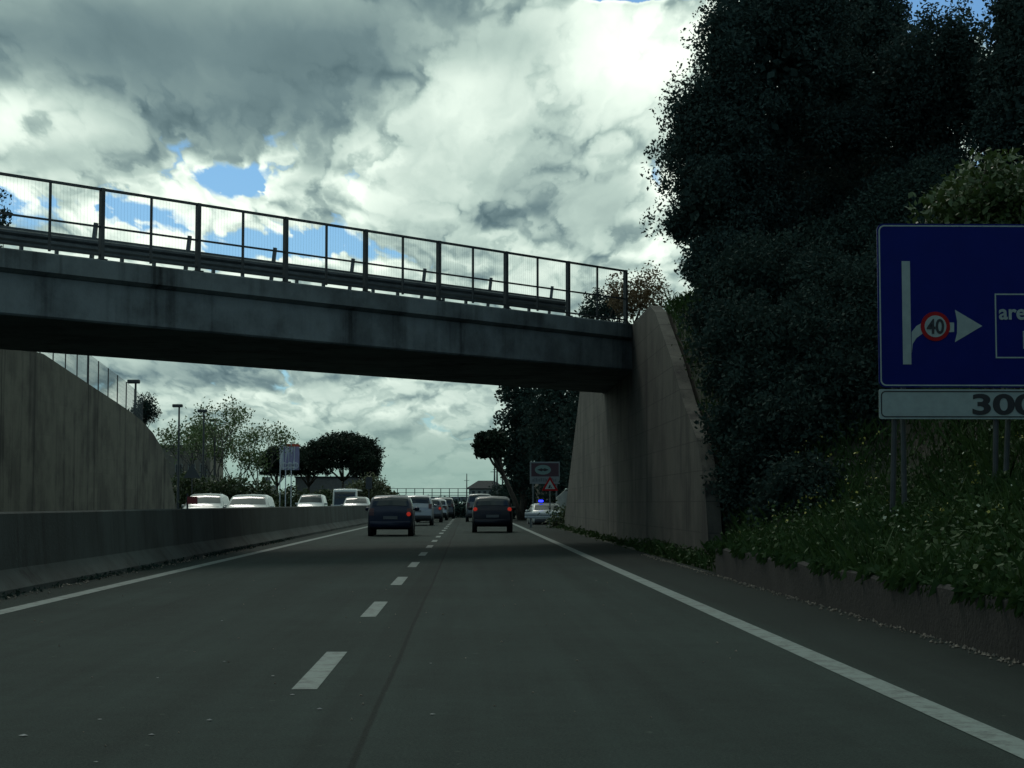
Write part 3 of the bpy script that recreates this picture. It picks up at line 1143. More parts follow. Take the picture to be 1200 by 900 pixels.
# thin spring trees with open crowns
def spring_tree(px, Y, top_py, label, seed, spread=1.0, gz=0.0):
    r = random.Random(seed)
    nr = np.random.default_rng(seed)
    X = at(px, 590, Y).x
    H = at(px, top_py, Y).z - gz
    root = thing('young_tree', label, 'tree', (X, Y, gz), 0, 'thin spring trees on the left')
    mb, lb = MB(), MB()
    tips = []

    def grow(p, d, ln, rad, depth):
        q = p + d * ln
        mid = p.lerp(q, .5) + Vector((r.gauss(0, 1), r.gauss(0, 1), 0)) * ln * .05
        (mb if depth == 0 else lb).tube([p, mid, q], [rad, rad * .85, rad * .7], 6 if depth < 2 else 4, caps=False)
        if depth >= 5:
            tips.append(q); tips.append(mid)
            return
        for k in range(3 if depth < 3 else 2):
            a = r.uniform(0, 6.28)
            sp = r.uniform(.3, .65) * spread
            nd = (d + Vector((math.cos(a), math.sin(a), r.uniform(.0, .35))) * sp).normalized()
            grow(q if k else p.lerp(q, r.uniform(.7, 1)), nd, ln * r.uniform(.62, .82), rad * .6, depth + 1)
        if depth >= 2:
            tips.append(q)

    grow(Vector((0, 0, -.2)), Vector((r.gauss(0, .05), 0, 1)).normalized(), H * .345, 0.11, 0)
    mb.add(lb.v, lb.f)
    mb.build('trunk', 'grey_bark', root, True)
    P = np.array([tuple(q) for q in tips])
    P = np.repeat(P, 6, axis=0) + nr.normal(size=(len(P) * 6, 3)) * 0.34
    np_mesh('crown', rhombs(P, 0.21, nr, .6), 4, 'spring_leaf', root)
    return root


spring_tree(222, 148, 482, 'open-crowned young tree beside the first two street lamps', 61)
spring_tree(255, 140, 484, 'tallest open-crowned young tree with thin branches at left', 62)
spring_tree(278, 152, 512, 'shorter open-crowned young tree in the middle of the row', 63)
spring_tree(306, 155, 500, 'open-crowned young tree next to the banners', 64)
spring_tree(240, 160, 500, 'open-crowned young tree standing behind the tallest one', 65)


def hedge(name, label, x0, x1, Y, py_top, seed, leafmat, ry=1.6, n=160, leaf=.26, per=40, cat='hedge', gz=0.0, taper=None):
    r = np.random.default_rng(seed)
    a, b = at(x0, 590, Y), at(x1, 590, Y)
    top = at(x0, py_top, Y).z - gz
    cx = (a.x + b.x) / 2
    root = thing(name, label, cat, (cx, Y, gz), 0)
    P = np.empty((n, 3))
    P[:, 0] = r.uniform(a.x - cx, b.x - cx, n)
    P[:, 1] = r.uniform(-ry, ry, n)
    hmax = top * (0.86 + 0.14 * np.sin(P[:, 0] * 1.3 + seed) * np.sin(P[:, 0] * .47)) * np.sqrt(np.maximum(0.05, 1 - (P[:, 1] / (ry * 1.15)) ** 2))
    if taper:
        f = (P[:, 0] - (a.x - cx)) / (b.x - a.x)
        hmax = hmax * np.interp(f, *taper)
    P[:, 2] = hmax * r.uniform(0.1, 1, n) ** .6
    pts = np.concatenate([p + r.normal(size=(per, 3)) * .3 for p in P])
    np_mesh('foliage', rhombs(pts, leaf, r), 4, leafmat, root)
    for p in P[r.permutation(n)[:10]]:
        mb = MB()
        mb.tube([(p[0], p[1] * .4, -.3), (p[0] + r.normal() * .1, p[1] * .7, p[2] * .5), tuple(p)], [.05, .035, .015], 6)
        mb.build('stem', 'bark', root)
    return root


hedge('hedge', 'dark green hedge behind the white vans at left', 205, 318, 128, 556, 71, 'hedge_leaf', n=240)
hedge('hedge', 'olive hedge at the foot of the umbrella pines', 318, 440, 205, 572, 72, 'hedge_leaf', n=240, leaf=.34)
hedge('hedge', 'olive green bushy bank sloping down right of the pines', 408, 472, 190, 550, 73, 'olive_leaf', n=260, leaf=.32, ry=2.4, gz=-.6, taper=([0, .35, .6, .85, 1], [.85, 1, .95, .55, .3]))
hedge('hedge', 'far dark hedge below the distant footbridge', 455, 552, 270, 583.5, 74, 'dark_leaf', n=240, leaf=.4, gz=-1.8)
hedge('hedge', 'dark scrub at the foot of the right wall beyond the white car', 586, 622, 140, 568, 75, 'dark_leaf', n=140, leaf=.28, gz=0)
hedge('hedge', 'far dark scrub right of the distant house', 580, 612, 200, 566, 76, 'dark_leaf', n=140, leaf=.3, gz=-.75)
hedge('hedge', 'low weeds along the foot of the far abutment wing', 652, 690, 88, 600, 77, 'hedge_leaf', n=60, leaf=.16, per=26, ry=.5)

# grass and wild flowers on the right bank
r = np.random.default_rng(5)
N = 62000
Y = 12.5 + (r.uniform(0, 1, N) ** 1.25) * 34
X = 4.34 + r.uniform(0, 1, N) ** 1.1 * 10.5
keep = X < 0.34 * Y + 1.0
X, Y = X[keep], Y[keep]
patch = np.sin(X * 2.1 + Y * .7) * np.sin(X * .9 - Y * 1.3 + 2) + r.normal(size=len(X)) * .4
Z = np.array([max(.4 if b < 30 else 0, ground_z(a, b)) for a, b in zip(X, Y)])
h = np.clip(0.20 + 0.11 * patch, 0.07, 0.5) * r.uniform(.6, 1.4, len(X)) * (1 + .35 * np.clip(X - 7, 0, 2) / 2)
C = np.stack([X, Y, Z], 1)
ang = r.uniform(0, 6.28, len(X))
w = np.stack([np.cos(ang), np.sin(ang), np.zeros(len(X))], 1) * r.uniform(.008, .02, (len(X), 1))
lean = np.stack([r.normal(size=len(X)), r.normal(size=len(X)), np.zeros(len(X))], 1) * h[:, None] * .38
V = np.empty((len(X), 4, 3))
V[:, 0] = C - w - [0, 0, .03]
V[:, 1] = C + w - [0, 0, .03]
V[:, 2] = C + w * .7 + lean * .45 + np.stack([0 * h, 0 * h, h * .6], 1)
V[:, 3] = C + lean + np.stack([0 * h, 0 * h, h], 1)
tag(np_mesh('grass', V, 4, 'grass_blade'), kind='stuff')
# tufts hanging over the low wall
ne = 15000
ye = 12.5 + r.uniform(0, 1, ne) ** 1.3 * 18.5
ye += np.sin(ye * 3.1) * .3
xe = r.uniform(4.24, 4.5, ne)
Ce = np.stack([xe, ye, np.full(ne, .45)], 1)
keep = (np.sin(ye * 1.9) + np.sin(ye * 4.7 + 1) + r.normal(size=ne) * .7) > -.2
Ce = Ce[keep]
ne = len(Ce)
out_ = r.uniform(.03, .15, ne)
we = np.stack([r.normal(size=ne) * .004, r.uniform(.0025, .006, ne), np.zeros(ne)], 1)
V = np.empty((ne, 4, 3))
V[:, 0] = Ce - we
V[:, 1] = Ce + we
V[:, 2] = Ce + we * .7 + np.stack([-out_ * .5, r.normal(size=ne) * .03, r.uniform(.03, .12, ne)], 1)
V[:, 3] = Ce + np.stack([-out_, r.normal(size=ne) * .06, r.uniform(-.12, .10, ne)], 1)
tag(np_mesh('hanging_grass', V, 4, 'grass_blade'), kind='stuff')
# dry weeds along the foot of the abutment
nv_ = 5200
yv = r.uniform(31, 92, nv_)
xv = 4.66 - np.abs(r.normal(size=nv_)) * .16
kv = (np.sin(yv * .9) + np.sin(yv * 2.3) + r.normal(size=nv_) * .6) > 0
Cv = np.stack([xv, yv, np.abs(r.normal(size=nv_)) * .09], 1)[kv]
tag(np_mesh('verge_weeds', rhombs(Cv, .13, r, .4), 4, 'grass_blade'), kind='stuff')
# broad weed leaves among the grass
k = 26000
idx = r.integers(0, len(X), k)
Cw = C[idx] + np.stack([r.normal(size=k) * .12, r.normal(size=k) * .12, r.uniform(.02, .3, k)], 1)
tag(np_mesh('weeds', rhombs(Cw, .09, r, .5), 4, 'grass_blade'), kind='stuff')
for nm, m, cnt, sd in (('yellow_wildflowers', 'yellow_petal', 300, 8), ('white_wildflowers', 'white_petal', 330, 9)):
    rr = np.random.default_rng(sd)
    cc = []
    while len(cc) < cnt:
        y = rr.uniform(19, 40)
        x = rr.uniform(4.9, 11)
        if rr.uniform() < .45:
            x, y = rr.normal(5.9, .5), rr.normal(33, 3.0)
        g = np.sin(x * 1.7 + sd) * np.sin(y * .8) + rr.normal() * .5
        if g > .1 and x > 4.5 and x < .33 * y:
            z = ground_z(x, y) + rr.uniform(.16, .5)
            for q in range(rr.integers(2, 5)):
                cc.append((x + rr.normal() * .03, y + rr.normal() * .03, z + rr.normal() * .03))
    tag(np_mesh(nm, rhombs(np.array(cc), .045, rr, .9), 4, m), kind='stuff')
# weeds along the median foot and gutter rubble
rr = np.random.default_rng(12)
P = []
for _ in range(90):
    y = rr.uniform(19, 60)
    x = -5.9 + abs(rr.normal()) * .06
    P.append(np.array([x, y, .02]) + rr.normal(size=(16, 3)) * np.array([.05, .10, .02]) + np.array([0, 0, .02]))
tag(np_mesh('median_weeds', rhombs(np.concatenate(P), .06, rr, .5), 4, 'dark_leaf'), kind='stuff')


def rubble(name, spots, sizes, seed, material='stone', flat=1.0):
    rr = random.Random(seed)
    mb = MB()
    for (x, y, z), s in zip(spots, sizes):
        pts = []
        for k in range(6):
            d = [(1, 0, 0), (-1, 0, 0), (0, 1, 0), (0, -1, 0), (0, 0, 1), (0, 0, -1)][k]
            pts.append(tuple(p + q * s * rr.uniform(.5, 1.1) * (flat if k > 3 else 1) for p, q in zip((x, y, z), d)))
        mb.add(pts, [(0, 2, 4), (2, 1, 4), (1, 3, 4), (3, 0, 4), (2, 0, 5), (1, 2, 5), (3, 1, 5), (0, 3, 5)])
    return tag(mb.build(name, material), kind='stuff')


rr = random.Random(4)
sp, sz = [], []
for _ in range(620):
    y = 12 + rr.random() ** 1.4 * 30
    sp.append((4.16 - abs(rr.gauss(0, .07)), y, 0.008)); sz.append(rr.uniform(.006, .028))
for _ in range(260):
    sp.append((-5.92 + abs(rr.gauss(0, .12)), 17 + rr.random() * 40, 0.008)); sz.append(rr.uniform(.008, .035))
for _ in range(70):
    sp.append((rr.uniform(-4.8, 2.3), 9 + rr.random() * 20, 0.004)); sz.append(rr.uniform(.006, .015))
rubble('gutter_rubble', sp, sz, 5)


fl, fs = [], []
for px, py in ((185, 795), (260, 728), (263, 776), (178, 862), (113, 894), (246, 845), (506, 838), (343, 815), (375, 832), (28, 863), (117, 844), (320, 793), (505, 778)):
    d = ray(px, py)
    t = -1.2 / d.z
    fl.append((d.x * t, d.y * t, .006)); fs.append(rr.uniform(.012, .03))
rubble('road_flecks', fl, fs, 8, 'board_grey', .25)


def lump(name, label, cat, px, py, size, material, seed, zscale=.7):
    """an irregular lump lying on the road surface"""
    d = ray(px, py)
    t = -1.2 / d.z
    c = Vector((0, 0, 1.2)) + d * t
    rr = random.Random(seed)
    mb = MB()
    nu, nv = 9, 6
    V, Fs = [], []
    for j in range(nv + 1):
        for i in range(nu):
            a, b = 2 * math.pi * i / nu, math.pi * j / nv
            k = size * rr.uniform(.72, 1.1)
            V.append((math.cos(a) * math.sin(b) * k, math.sin(a) * math.sin(b) * k, max(0, size * zscale * .6 + math.cos(b) * k * zscale)))
    for j in range(nv):
        for i in range(nu):
            Fs.append((j * nu + i, (j + 1) * nu + i, (j + 1) * nu + (i + 1) % nu, j * nu + (i + 1) % nu))
    mb.add(V, Fs)
    o = mb.build(name, material)
    o.location = (c.x, c.y, 0)
    return tag(o, label, cat)


lump('litter', 'crumpled white scrap of litter lying at the foot of the low wall', 'litter', 908, 691, .07, 'litter_white', 1, .5)
lump('broken_stone', 'pale broken lump of concrete against the low wall below the sign', 'stone', 1128, 750, .085, 'stone', 2)

# ------------------------------------------------------------------ signs
SY = 26.0
k = SY / F
s0 = at(1032, 590, SY).x
zt, zb = at(1032, 262, SY).z, at(1032, 454, SY).z
W = 3.7
sg = thing('direction_sign', 'large blue direction sign with white arrow beside a red-ringed 40 disc', 'road sign', (s0, SY, ground_z(6.2, SY)))
gz = sg.location.z
H = zt - zb
z0 = zb - gz


def rounded(x0, z0_, x1, z1, rad, n=6):
    P = []
    for cx, cz, a0 in ((x1 - rad, z1 - rad, 0), (x0 + rad, z1 - rad, 90), (x0 + rad, z0_ + rad, 180), (x1 - rad, z0_ + rad, 270)):
        for i in range(n + 1):
            a = R(a0 + 90 * i / n)
            P.append((cx + rad * math.cos(a), cz + rad * math.sin(a)))
    return P


def ring(mb, outer, inner, y0, y1):
    n = len(outer)
    V = [(x, y0, z) for x, z in outer] + [(x, y0, z) for x, z in inner] + [(x, y1, z) for x, z in outer] + [(x, y1, z) for x, z in inner]
    Fs = []
    for i in range(n):
        j = (i + 1) % n
        Fs += [(i, n + i, n + j, j), (2 * n + i, 2 * n + j, 3 * n + j, 3 * n + i), (i, j, 2 * n + j, 2 * n + i), (n + i, 3 * n + i, 3 * n + j, n + j)]
    mb.add(V, Fs)


mb = MB(); mb.prism(rounded(0, z0, W, z0 + H, .10), 0, .03); mb.build('board', 'sign_blue', sg)
mb = MB(); ring(mb, rounded(.022, z0 + .022, W - .022, z0 + H - .022, .085), rounded(.042, z0 + .042, W - .042, z0 + H - .042, .07), -.004, .002); mb.build('border', 'sign_white', sg)
for q in (0.35, 1.15, 1.95):
    pass


def sp_(px, py):
    """photo pixel on the sign face -> (x, z) in the sign's own frame"""
    p = at(px, py, SY)
    return p.x - s0, p.z - gz


mb = MB()
a, b = sp_(1056.5, 306), sp_(1068, 427)
mb.prism([(a[0], b[1]), (b[0], b[1]), (b[0], a[1]), (a[0], a[1])], -.004, .002)
# slip road curving off the bar to the arrow
P1 = [sp_(1068.3, 414), sp_(1069.5, 403), sp_(1074, 396), sp_(1081, 391), sp_(1118, 389)]
P2 = [sp_(1118, 378), sp_(1080, 378.5), sp_(1074, 382), sp_(1068.3, 389)]
mb.prism(P1 + P2, -.0042, .002)
mb.prism([sp_(1119, 363), sp_(1151, 382), sp_(1119, 401), sp_(1121.5, 390), sp_(1121.5, 376)][::-1], -.0044, .002)
mb.build('route_arrow', 'sign_white', sg)
c = sp_(1096, 382.5)
rr_ = 17.5 * k
disc = MB(); disc.lathe([(rr_, -.012), (rr_, .0)], (c[0], 0, c[1]), 'Y', 32); d_o = disc.build('speed_disc', 'sign_red', sg)
disc = MB(); disc.lathe([(rr_ * .74, -.016), (rr_ * .74, -.011)], (c[0], 0, c[1]), 'Y', 32); disc.build('white_field', 'sign_white', d_o)
text_obj('lettering', '40', 24 * k, (c[0], -.020, c[1] - 8.3 * k), 'sign_black', d_o, bold=.006, align='CENTER', sx=.86)
a, b = sp_(1165.5, 344), sp_(1280, 420)
mb = MB(); ring(mb, [(a[0], b[1]), (b[0], b[1]), (b[0], a[1]), (a[0], a[1])], [(a[0] + .02, b[1] + .02), (b[0] - .02, b[1] + .02), (b[0] - .02, a[1] - .02), (a[0] + .02, a[1] - .02)], -.004, .002)
box = mb.build('name_frame', 'sign_white', sg)
t = sp_(1170.5, 374); text_obj('lettering', 'area', 25 * k, (t[0], -.004, t[1]), 'sign_white', box, bold=.007)
t = sp_(1197.5, 408); text_obj('lettering', 'P', 29 * k, (t[0], -.004, t[1]), 'sign_white', box, bold=.007)
# distance plate under the board
zp1, zp0 = sp_(1032, 456)[1], sp_(1032, 491)[1]
mb = MB(); mb.prism(rounded(0.0, zp0, W, zp1, .03), .004, .028); dp = mb.build('distance_plate', 'sign_white', sg)
mb = MB(); ring(mb, rounded(.025, zp0 + .025, W - .025, zp1 - .025, .07), rounded(.042, zp0 + .042, W - .042, zp1 - .042, .055), 0, .006); mb.build('border', 'sign_black', dp)
t = sp_(1138, 485); text_obj('lettering', '300 m', 33 * k, (t[0], 0, t[1]), 'sign_black', dp, bold=.012, sx=1.58)
for (xa, ya, xb_, yb, m, dy) in ((1050, 480, 1046, 612, 'dark_steel', .08), (1064, 480, 1071, 618, 'galvanised', .30), (1169, 480, 1167, 556, 'dark_steel', .08), (1189, 480, 1190, 578, 'galvanised', .30)):
    p, q = sp_(xa, ya), sp_(xb_, yb)
    gq = ground_z(s0 + q[0], SY + dy) - gz - .3
    mb = MB()
    mb.tube([(q[0], dy + (.25 if dy > .2 else 0), gq), (p[0], dy, p[1]), (p[0], .07, z0 + H * .8)], .042, 8)
    mb.build('leg', m, sg)
mb = MB()
for zz in (zp0 + .2, z0 + .45, z0 + H - .45):
    mb.box((.1, .031, zz), (W - .1, .06, zz + .06))
mb.build('back_rail', 'galvanised', sg)


def tri_sign(name, label, px, py_c, Y, size, facing, base_z, group=None):
    c = at(px, py_c, Y)
    root = thing(name, label, 'road sign', (c.x, Y, base_z))
    zc = c.z - base_z
    h = size * .866

    def tri(s, rad=0):
        hh = s * .866
        return [(-s / 2, zc - hh / 3), (s / 2, zc - hh / 3), (0, zc + hh * 2 / 3)]
    mb = MB(); mb.prism(tri(size), 0, .02); mb.build('plate', 'sign_red' if facing else 'sign_back', root)
    if facing:
        mb = MB(); mb.prism(tri(size * .62), -.004, .003); f = mb.build('white_field', 'sign_white', root)
        mb = MB()
        mb.prism([(-.10, zc - .11), (.02, zc - .11), (.04, zc + .02), (-.02, zc + .08), (-.06, zc - .02)], -.008, -.002)
        mb.prism([(.05, zc - .11), (.12, zc - .11), (.07, zc - .02)], -.008, -.002)
        mb.build('pictogram', 'sign_black', f)
    mb = MB(); mb.tube([(0, .05, -.3), (0, .05, zc + h * .4)], .035, 8); mb.build('pole', 'galvanised' if facing else 'dark_steel', root)
    return root


tri_sign('warning_sign', 'red-bordered triangular warning sign in front of the white police car', 644.5, 569.5, 92, .86, True, 0.0)
tri_sign('warning_sign', 'dark back of a triangular road sign above the leftmost white van', 225, 554.5, 110, 1.05, False, 0.0)

# small billboard with a pale oval
BY = 112.0
x0, x1 = at(621, 590, BY).x, at(656, 590, BY).x
z1, z0_ = at(621, 541, BY).z, at(621, 567, BY).z
bb = thing('billboard', 'small white framed billboard with a pale oval on dark red', 'billboard', ((x0 + x1) / 2, BY, 0))
hw = (x1 - x0) / 2
mb = MB(); mb.box((-hw, 0, z0_), (hw, .06, z1)); brd = mb.build('board', 'board_grey', bb)
mb = MB(); mb.box((-hw + .09, -.008, z0_ + .46), (hw - .06, .01, z1 - .09)); red = mb.build('red_field', 'board_red', bb)
zc = (z0_ + .46 + z1 - .09) / 2
el = lambda a, b, cx, cz, n=28: [(cx + a * math.cos(2 * math.pi * i / n), cz + b * math.sin(2 * math.pi * i / n)) for i in range(n)]
mb = MB(); mb.prism(el(.50, .30, -.12, zc), -.014, 0); mb.build('emblem', 'oval_green', red)
mb = MB(); mb.prism([(-.50, zc), (-.2, zc + .10), (-.12, zc + .04), (0, zc + .10), (.26, zc), (0, zc - .10), (-.12, zc - .04), (-.2, zc - .10)], -.020, -.01); mb.build('emblem', 'sign_black', red)
mb = MB()
rr = random.Random(2)
xx = -hw + .16
while xx < hw - .2:
    ww = rr.uniform(.04, .09)
    mb.box((xx, -.006, z0_ + .14), (xx + ww, .01, z0_ + .14 + rr.choice((.16, .22))))
    xx += ww + .035
mb.build('grey_print', 'steel', brd)
for sx in (-hw + .2, hw - .2):
    mb = MB(); mb.box((sx - .05, .065, -.3), (sx + .05, .16, z1 - .1)); mb.build('leg', 'galvanised', bb)

# guard rail end in front of the police car
gr = thing('crash_barrier', 'short pale metal crash barrier in front of the white police car', 'guardrail', (at(636, 590, 90).x, 90, 0))
mb = MB()
prof = [(0, .42), (-.05, .46), (-.05, .52), (0, .56), (-.05, .60), (-.05, .68), (0, .72), (.02, .72), (.02, .42)]
n = len(prof)
V = []
for xx in (-.9, 1.0):
    V += [(xx, w, z + .03) for w, z in prof]
mb.add(V, [(i, n + i, n + (i + 1) % n, (i + 1) % n) for i in range(n)] + [tuple(range(n)), tuple(range(n, 2 * n))])
mb.build('beam', 'paint_pale', gr)
for xx in (-.6, .75):
    mb = MB(); mb.box((xx - .05, .022, -.2), (xx + .05, .12, .66)); mb.build('post', 'galvanised', gr)

# pale wall in the lay-by beyond the abutment, and grey wall further on
mb = MB()
a, b = at(652, 590, 106), at(690, 590, 106)
mb.prism([(a.x, -.2), (b.x, -.2), (b.x, at(690, 568, 106).z), (at(665, 590, 106).x, at(665, 572, 106).z), (a.x, at(650, 583, 106).z)], 106, 106.3)
tag(mb.build('boundary_wall', 'pale_wall'), 'pale concrete wall glimpsed behind the white police car', 'wall')
mb = MB()
side_wall(mb, 5.3, 5.6, [118, 126, 135, 150, 170], lambda y: float(np.interp(y, [118, 126, 150, 170], [2.3, 2.9, 2.6, 1.6])), z0=-.8)
tag(mb.build('roadside_wall', 'left_wall_concrete'), 'dim brown concrete wall along the right verge beyond the police car', 'wall')

# ------------------------------------------------------------------ street lamps, poles, banners, left buildings
def lamp(px, py, Y, label, gz=0.0, arm=.22):
    c = at(px, py, Y)
    root = thing('street_lamp', label, 'street lamp', (c.x, Y, gz), 0, 'street lamps on the left')
    h = c.z - gz
    mb = MB(); mb.tube([(0, 0, -.3), (0, 0, h * .5), (0, 0, h)], [.11, .085, .06], 8); mb.build('pole', 'dark_steel', root)
    mb = MB(); mb.box((-arm - .25, -.17, h - .02), (.24, .17, h + .2), bev=.04); mb.build('lamp_head', 'dark_steel', root)


lamp(159, 449, 104, 'street lamp with flat head just behind the wall shrub', 0)
lamp(210, 477, 126, 'street lamp with flat head left of the tallest young tree', 0)
lamp(239, 483, 134, 'street lamp with flat head among the young tree branches', 0)
lamp(252, 494, 150, 'lowest and farthest street lamp hidden in the young trees', 0)


def flag(px, label, red, seed, top=520, dx=0):
    Y = 190.0
    c = at(px, top, Y)
    g = crest(Y)
    root = thing('banner_pole', label, 'flag', (c.x, Y + dx, g), 0, 'tall banners left of the pines')
    h = c.z - g
    mb = MB(); mb.tube([(0, 0, -.3), (0, 0, h + .1)], .055, 8); mb.build('pole', 'banner_white', root)
    bw, bh = .78, 2.75
    mb = MB()
    nx, nz = 8, 10
    V = [(.07 + bw * i / nx, .09 * math.sin(i * 1.1 + j * .5 + seed), h - bh * j / nz - .04 * i / nx) for j in range(nz + 1) for i in range(nx + 1)]
    V2 = [(x, y + .012, z) for x, y, z in V]
    Fs, mi = [], []
    for j in range(nz):
        for i in range(nx):
            a = j * (nx + 1) + i
            Fs.append((a, a + nx + 1, a + nx + 2, a + 1))
            mi.append(2 if (red and j == 0) else (1 if i < 3 else 0))
    o = len(V)
    mb.add(V + V2, Fs + [tuple(q + o for q in f[::-1]) for f in Fs])
    mb.m = mi + mi
    b = mb.build('banner', ['banner_violet', 'banner_white', 'banner_red'], root, True)
    mb = MB()
    ring(mb, el(.33, .33, .07 + bw / 2, h - bh + .45), el(.25, .25, .07 + bw / 2, h - bh + .45), -.13, -.115)
    ring(mb, el(.12, .30, .07 + bw / 2, h - bh + .45), el(.07, .24, .07 + bw / 2, h - bh + .45), -.1305, -.115)
    mb.build('emblem', 'banner_white', b)


flag(328.5, 'leftmost of the three tall pale violet banners', False, 1)
flag(335, 'middle of the three tall banners with a ring emblem', True, 2.2)
flag(341.5, 'rightmost of the three tall banners with red top', True, 3.1)


def block(name, label, x0, x1, Y, py_top, depth, wall, roof=None, wins=(), gz=0.0, cat='building'):
    a, b = at(x0, 590, Y), at(x1, 590, Y)
    top = at(x0, py_top, Y).z - gz
    cx, hw = (a.x + b.x) / 2, (b.x - a.x) / 2
    root = thing(name, label, cat, (cx, Y, gz))
    mb = MB(); mb.box((-hw, 0, -.5), (hw, depth, top)); mb.build('wall', wall, root)
    mb = MB(); mb.box((-hw - .12, -.12, top + .003), (hw + .12, depth + .12, top + .2)); mb.build('roof', roof or 'roof_dark', root)
    for (wx, wz, ww, wh) in wins:
        mb = MB()
        ring(mb, [(wx, wz), (wx + ww, wz), (wx + ww, wz + wh), (wx, wz + wh)], [(wx + .07, wz + .07), (wx + ww - .07, wz + .07), (wx + ww - .07, wz + wh - .07), (wx + .07, wz + wh - .07)], -.05, .01)
        f = mb.build('window', 'pale_stucco', root)
        mb = MB(); mb.box((wx + .07, -.012, wz + .07), (wx + ww - .07, .004, wz + wh - .07)); mb.build('pane', 'window_dark', f)
    return root


block('building', 'brown flat-roofed building behind the young trees at far left', 186, 246, 168, 524, 9, 'stucco', wins=[(-.9, 1.2, .7, 1.5), (.3, 1.2, .7, 1.5), (1.4, 1.2, .7, 1.5), (-.9, 3.6, .7, 1.3), (.3, 3.6, .7, 1.3), (1.4, 3.6, .7, 1.3)])
block('building', 'grey low building behind the banners and pine trunks', 346, 420, 246, 560, 8, 'grey_stucco', wins=[(-3.2, .9, 1.4, 1.4), (-1.0, .9, 1.6, 2.2), (1.6, .5, 1.8, 2.8)])


def board(px0, px1, py0, py1, Y, label):
    a, b = at(px0, py0, Y), at(px1, py1, Y)
    g = crest(Y)
    root = thing('notice_board', label, 'sign', ((a.x + b.x) / 2, Y, g), 0, 'small boards by the banners')
    hw = (b.x - a.x) / 2
    mb = MB(); mb.box((-hw, 0, b.z - g), (hw, .06, a.z - g)); brd = mb.build('board', 'pale_stucco', root)
    mb = MB(); mb.box((-hw * .7, -.006, b.z - g + .12), (hw * .1, .01, a.z - g - .2)); mb.build('grey_print', 'grey_stucco', brd)
    mb = MB(); mb.tube([(0, .09, -.3), (0, .09, a.z - g - .05)], .05, 8); mb.build('pole', 'galvanised', root)


board(310, 317, 559, 567, 186, 'small plain board on a post left of the banners')
board(312, 323.5, 569, 579, 184, 'larger pale board below the small plain one')
# dark rectangular panel on a post by the queue
c0, c1 = at(428.5, 559, 140), at(436, 573, 140)
ds = thing('dark_sign', 'dark narrow upright panel on a post above the median', 'road sign', ((c0.x + c1.x) / 2, 140, 0))
hw = (c1.x - c0.x) / 2
mb = MB(); mb.prism(rounded(-hw, c1.z, hw, c0.z, .08), 0, .05); mb.build('panel', 'sign_back', ds)
mb = MB(); mb.tube([(0, .09, -.2), (0, .09, c0.z - .1)], .05, 8); mb.build('pole', 'dark_steel', ds)
# marker on the barrier
c = at(236, 586, 48)
mk = thing('barrier_marker', 'small dark red marker plate on a thin post at the barrier', 'marker', (-6.29, 40.5, 1.085))
mb = MB(); mb.box((-.02, -.012, -.004), (.02, .012, .34)); mb.build('post', 'dark_steel', mk)
mb = MB(); mb.box((.0, -.022, .10), (.23, -.012, .27), bev=.003); mb.build('plate', 'reflector_red', mk)

# distant footbridge, house and masts
OY = 330.0
g = crest(OY)
ob = thing('distant_overpass', 'distant overpass with railing crossing the far road', 'bridge', (at(508, 590, OY).x, OY, g))
xa, xb = at(430, 590, OY).x - ob.location.x, at(552, 590, OY).x - ob.location.x
zd = at(508, 582, OY).z - g
mb = MB(); mb.box((xa, 0, zd - .95), (xb, 6, zd)); mb.build('deck', 'girder_concrete', ob)
mb = MB(); mb.box((xb - .9, .3, -.5), (xb + .6, 5.7, zd - .953)); mb.box((xa - .6, .3, -.5), (xa + .9, 5.7, zd - .953)); mb.build('pier', 'girder_concrete', ob)
mb = MB()
zt_ = at(508, 572.5, OY).z - g
for z in (zt_, zt_ - .75, zd + .25):
    mb.box((xa, .1, z - .05), (xb, .16, z + .05))
mb.build('railing', 'steel', ob)
for i in range(12):
    x = xa + (xb - xa) * (i + .5) / 12
    mb = MB(); mb.box((x - .07, .165, zd + .003), (x + .07, .28, zt_ + .05)); mb.build('railing_post', 'dark_steel', ob)

HY = 345.0
g = crest(HY)
hs = thing('house', 'distant house with dark hipped roof at the end of the road', 'house', (at(568, 590, HY).x, HY, g))
xa, xb = at(549.5, 590, HY).x - hs.location.x, at(590, 590, HY).x - hs.location.x
ze = at(568, 573, HY).z - g
zr = at(568, 563, HY).z - g
mb = MB(); mb.box((xa, 0, -.5), (xb, 7, ze)); mb.build('wall', 'pale_stucco', hs)
mb = MB()
o_ = .5
mb.add([(xa - o_, -o_, ze), (xb + o_, -o_, ze), (xb + o_, 7 + o_, ze), (xa - o_, 7 + o_, ze), (xa + 1.8, 3, zr), (xb - 1.8, 3, zr), (xa - o_, -o_, ze + .15), (xb + o_, -o_, ze + .15), (xb + o_, 7 + o_, ze + .15), (xa - o_, 7 + o_, ze + .15)],
       [(3, 2, 1, 0), (0, 1, 7, 6), (1, 2, 8, 7), (2, 3, 9, 8), (3, 0, 6, 9), (6, 7, 5, 4), (7, 8, 5), (8, 9, 4, 5), (9, 6, 4)])
mb.build('roof', 'roof_dark', hs)
for i in range(5):
    x = xa + .6 + i * (xb - xa - 1.2) / 5
    mb = MB(); mb.box((x, -.03, ze - 1.7), (x + .55, .02, ze - .4)); mb.build('window', 'window_dark', hs)
gm = 'thin masts near the distant house'
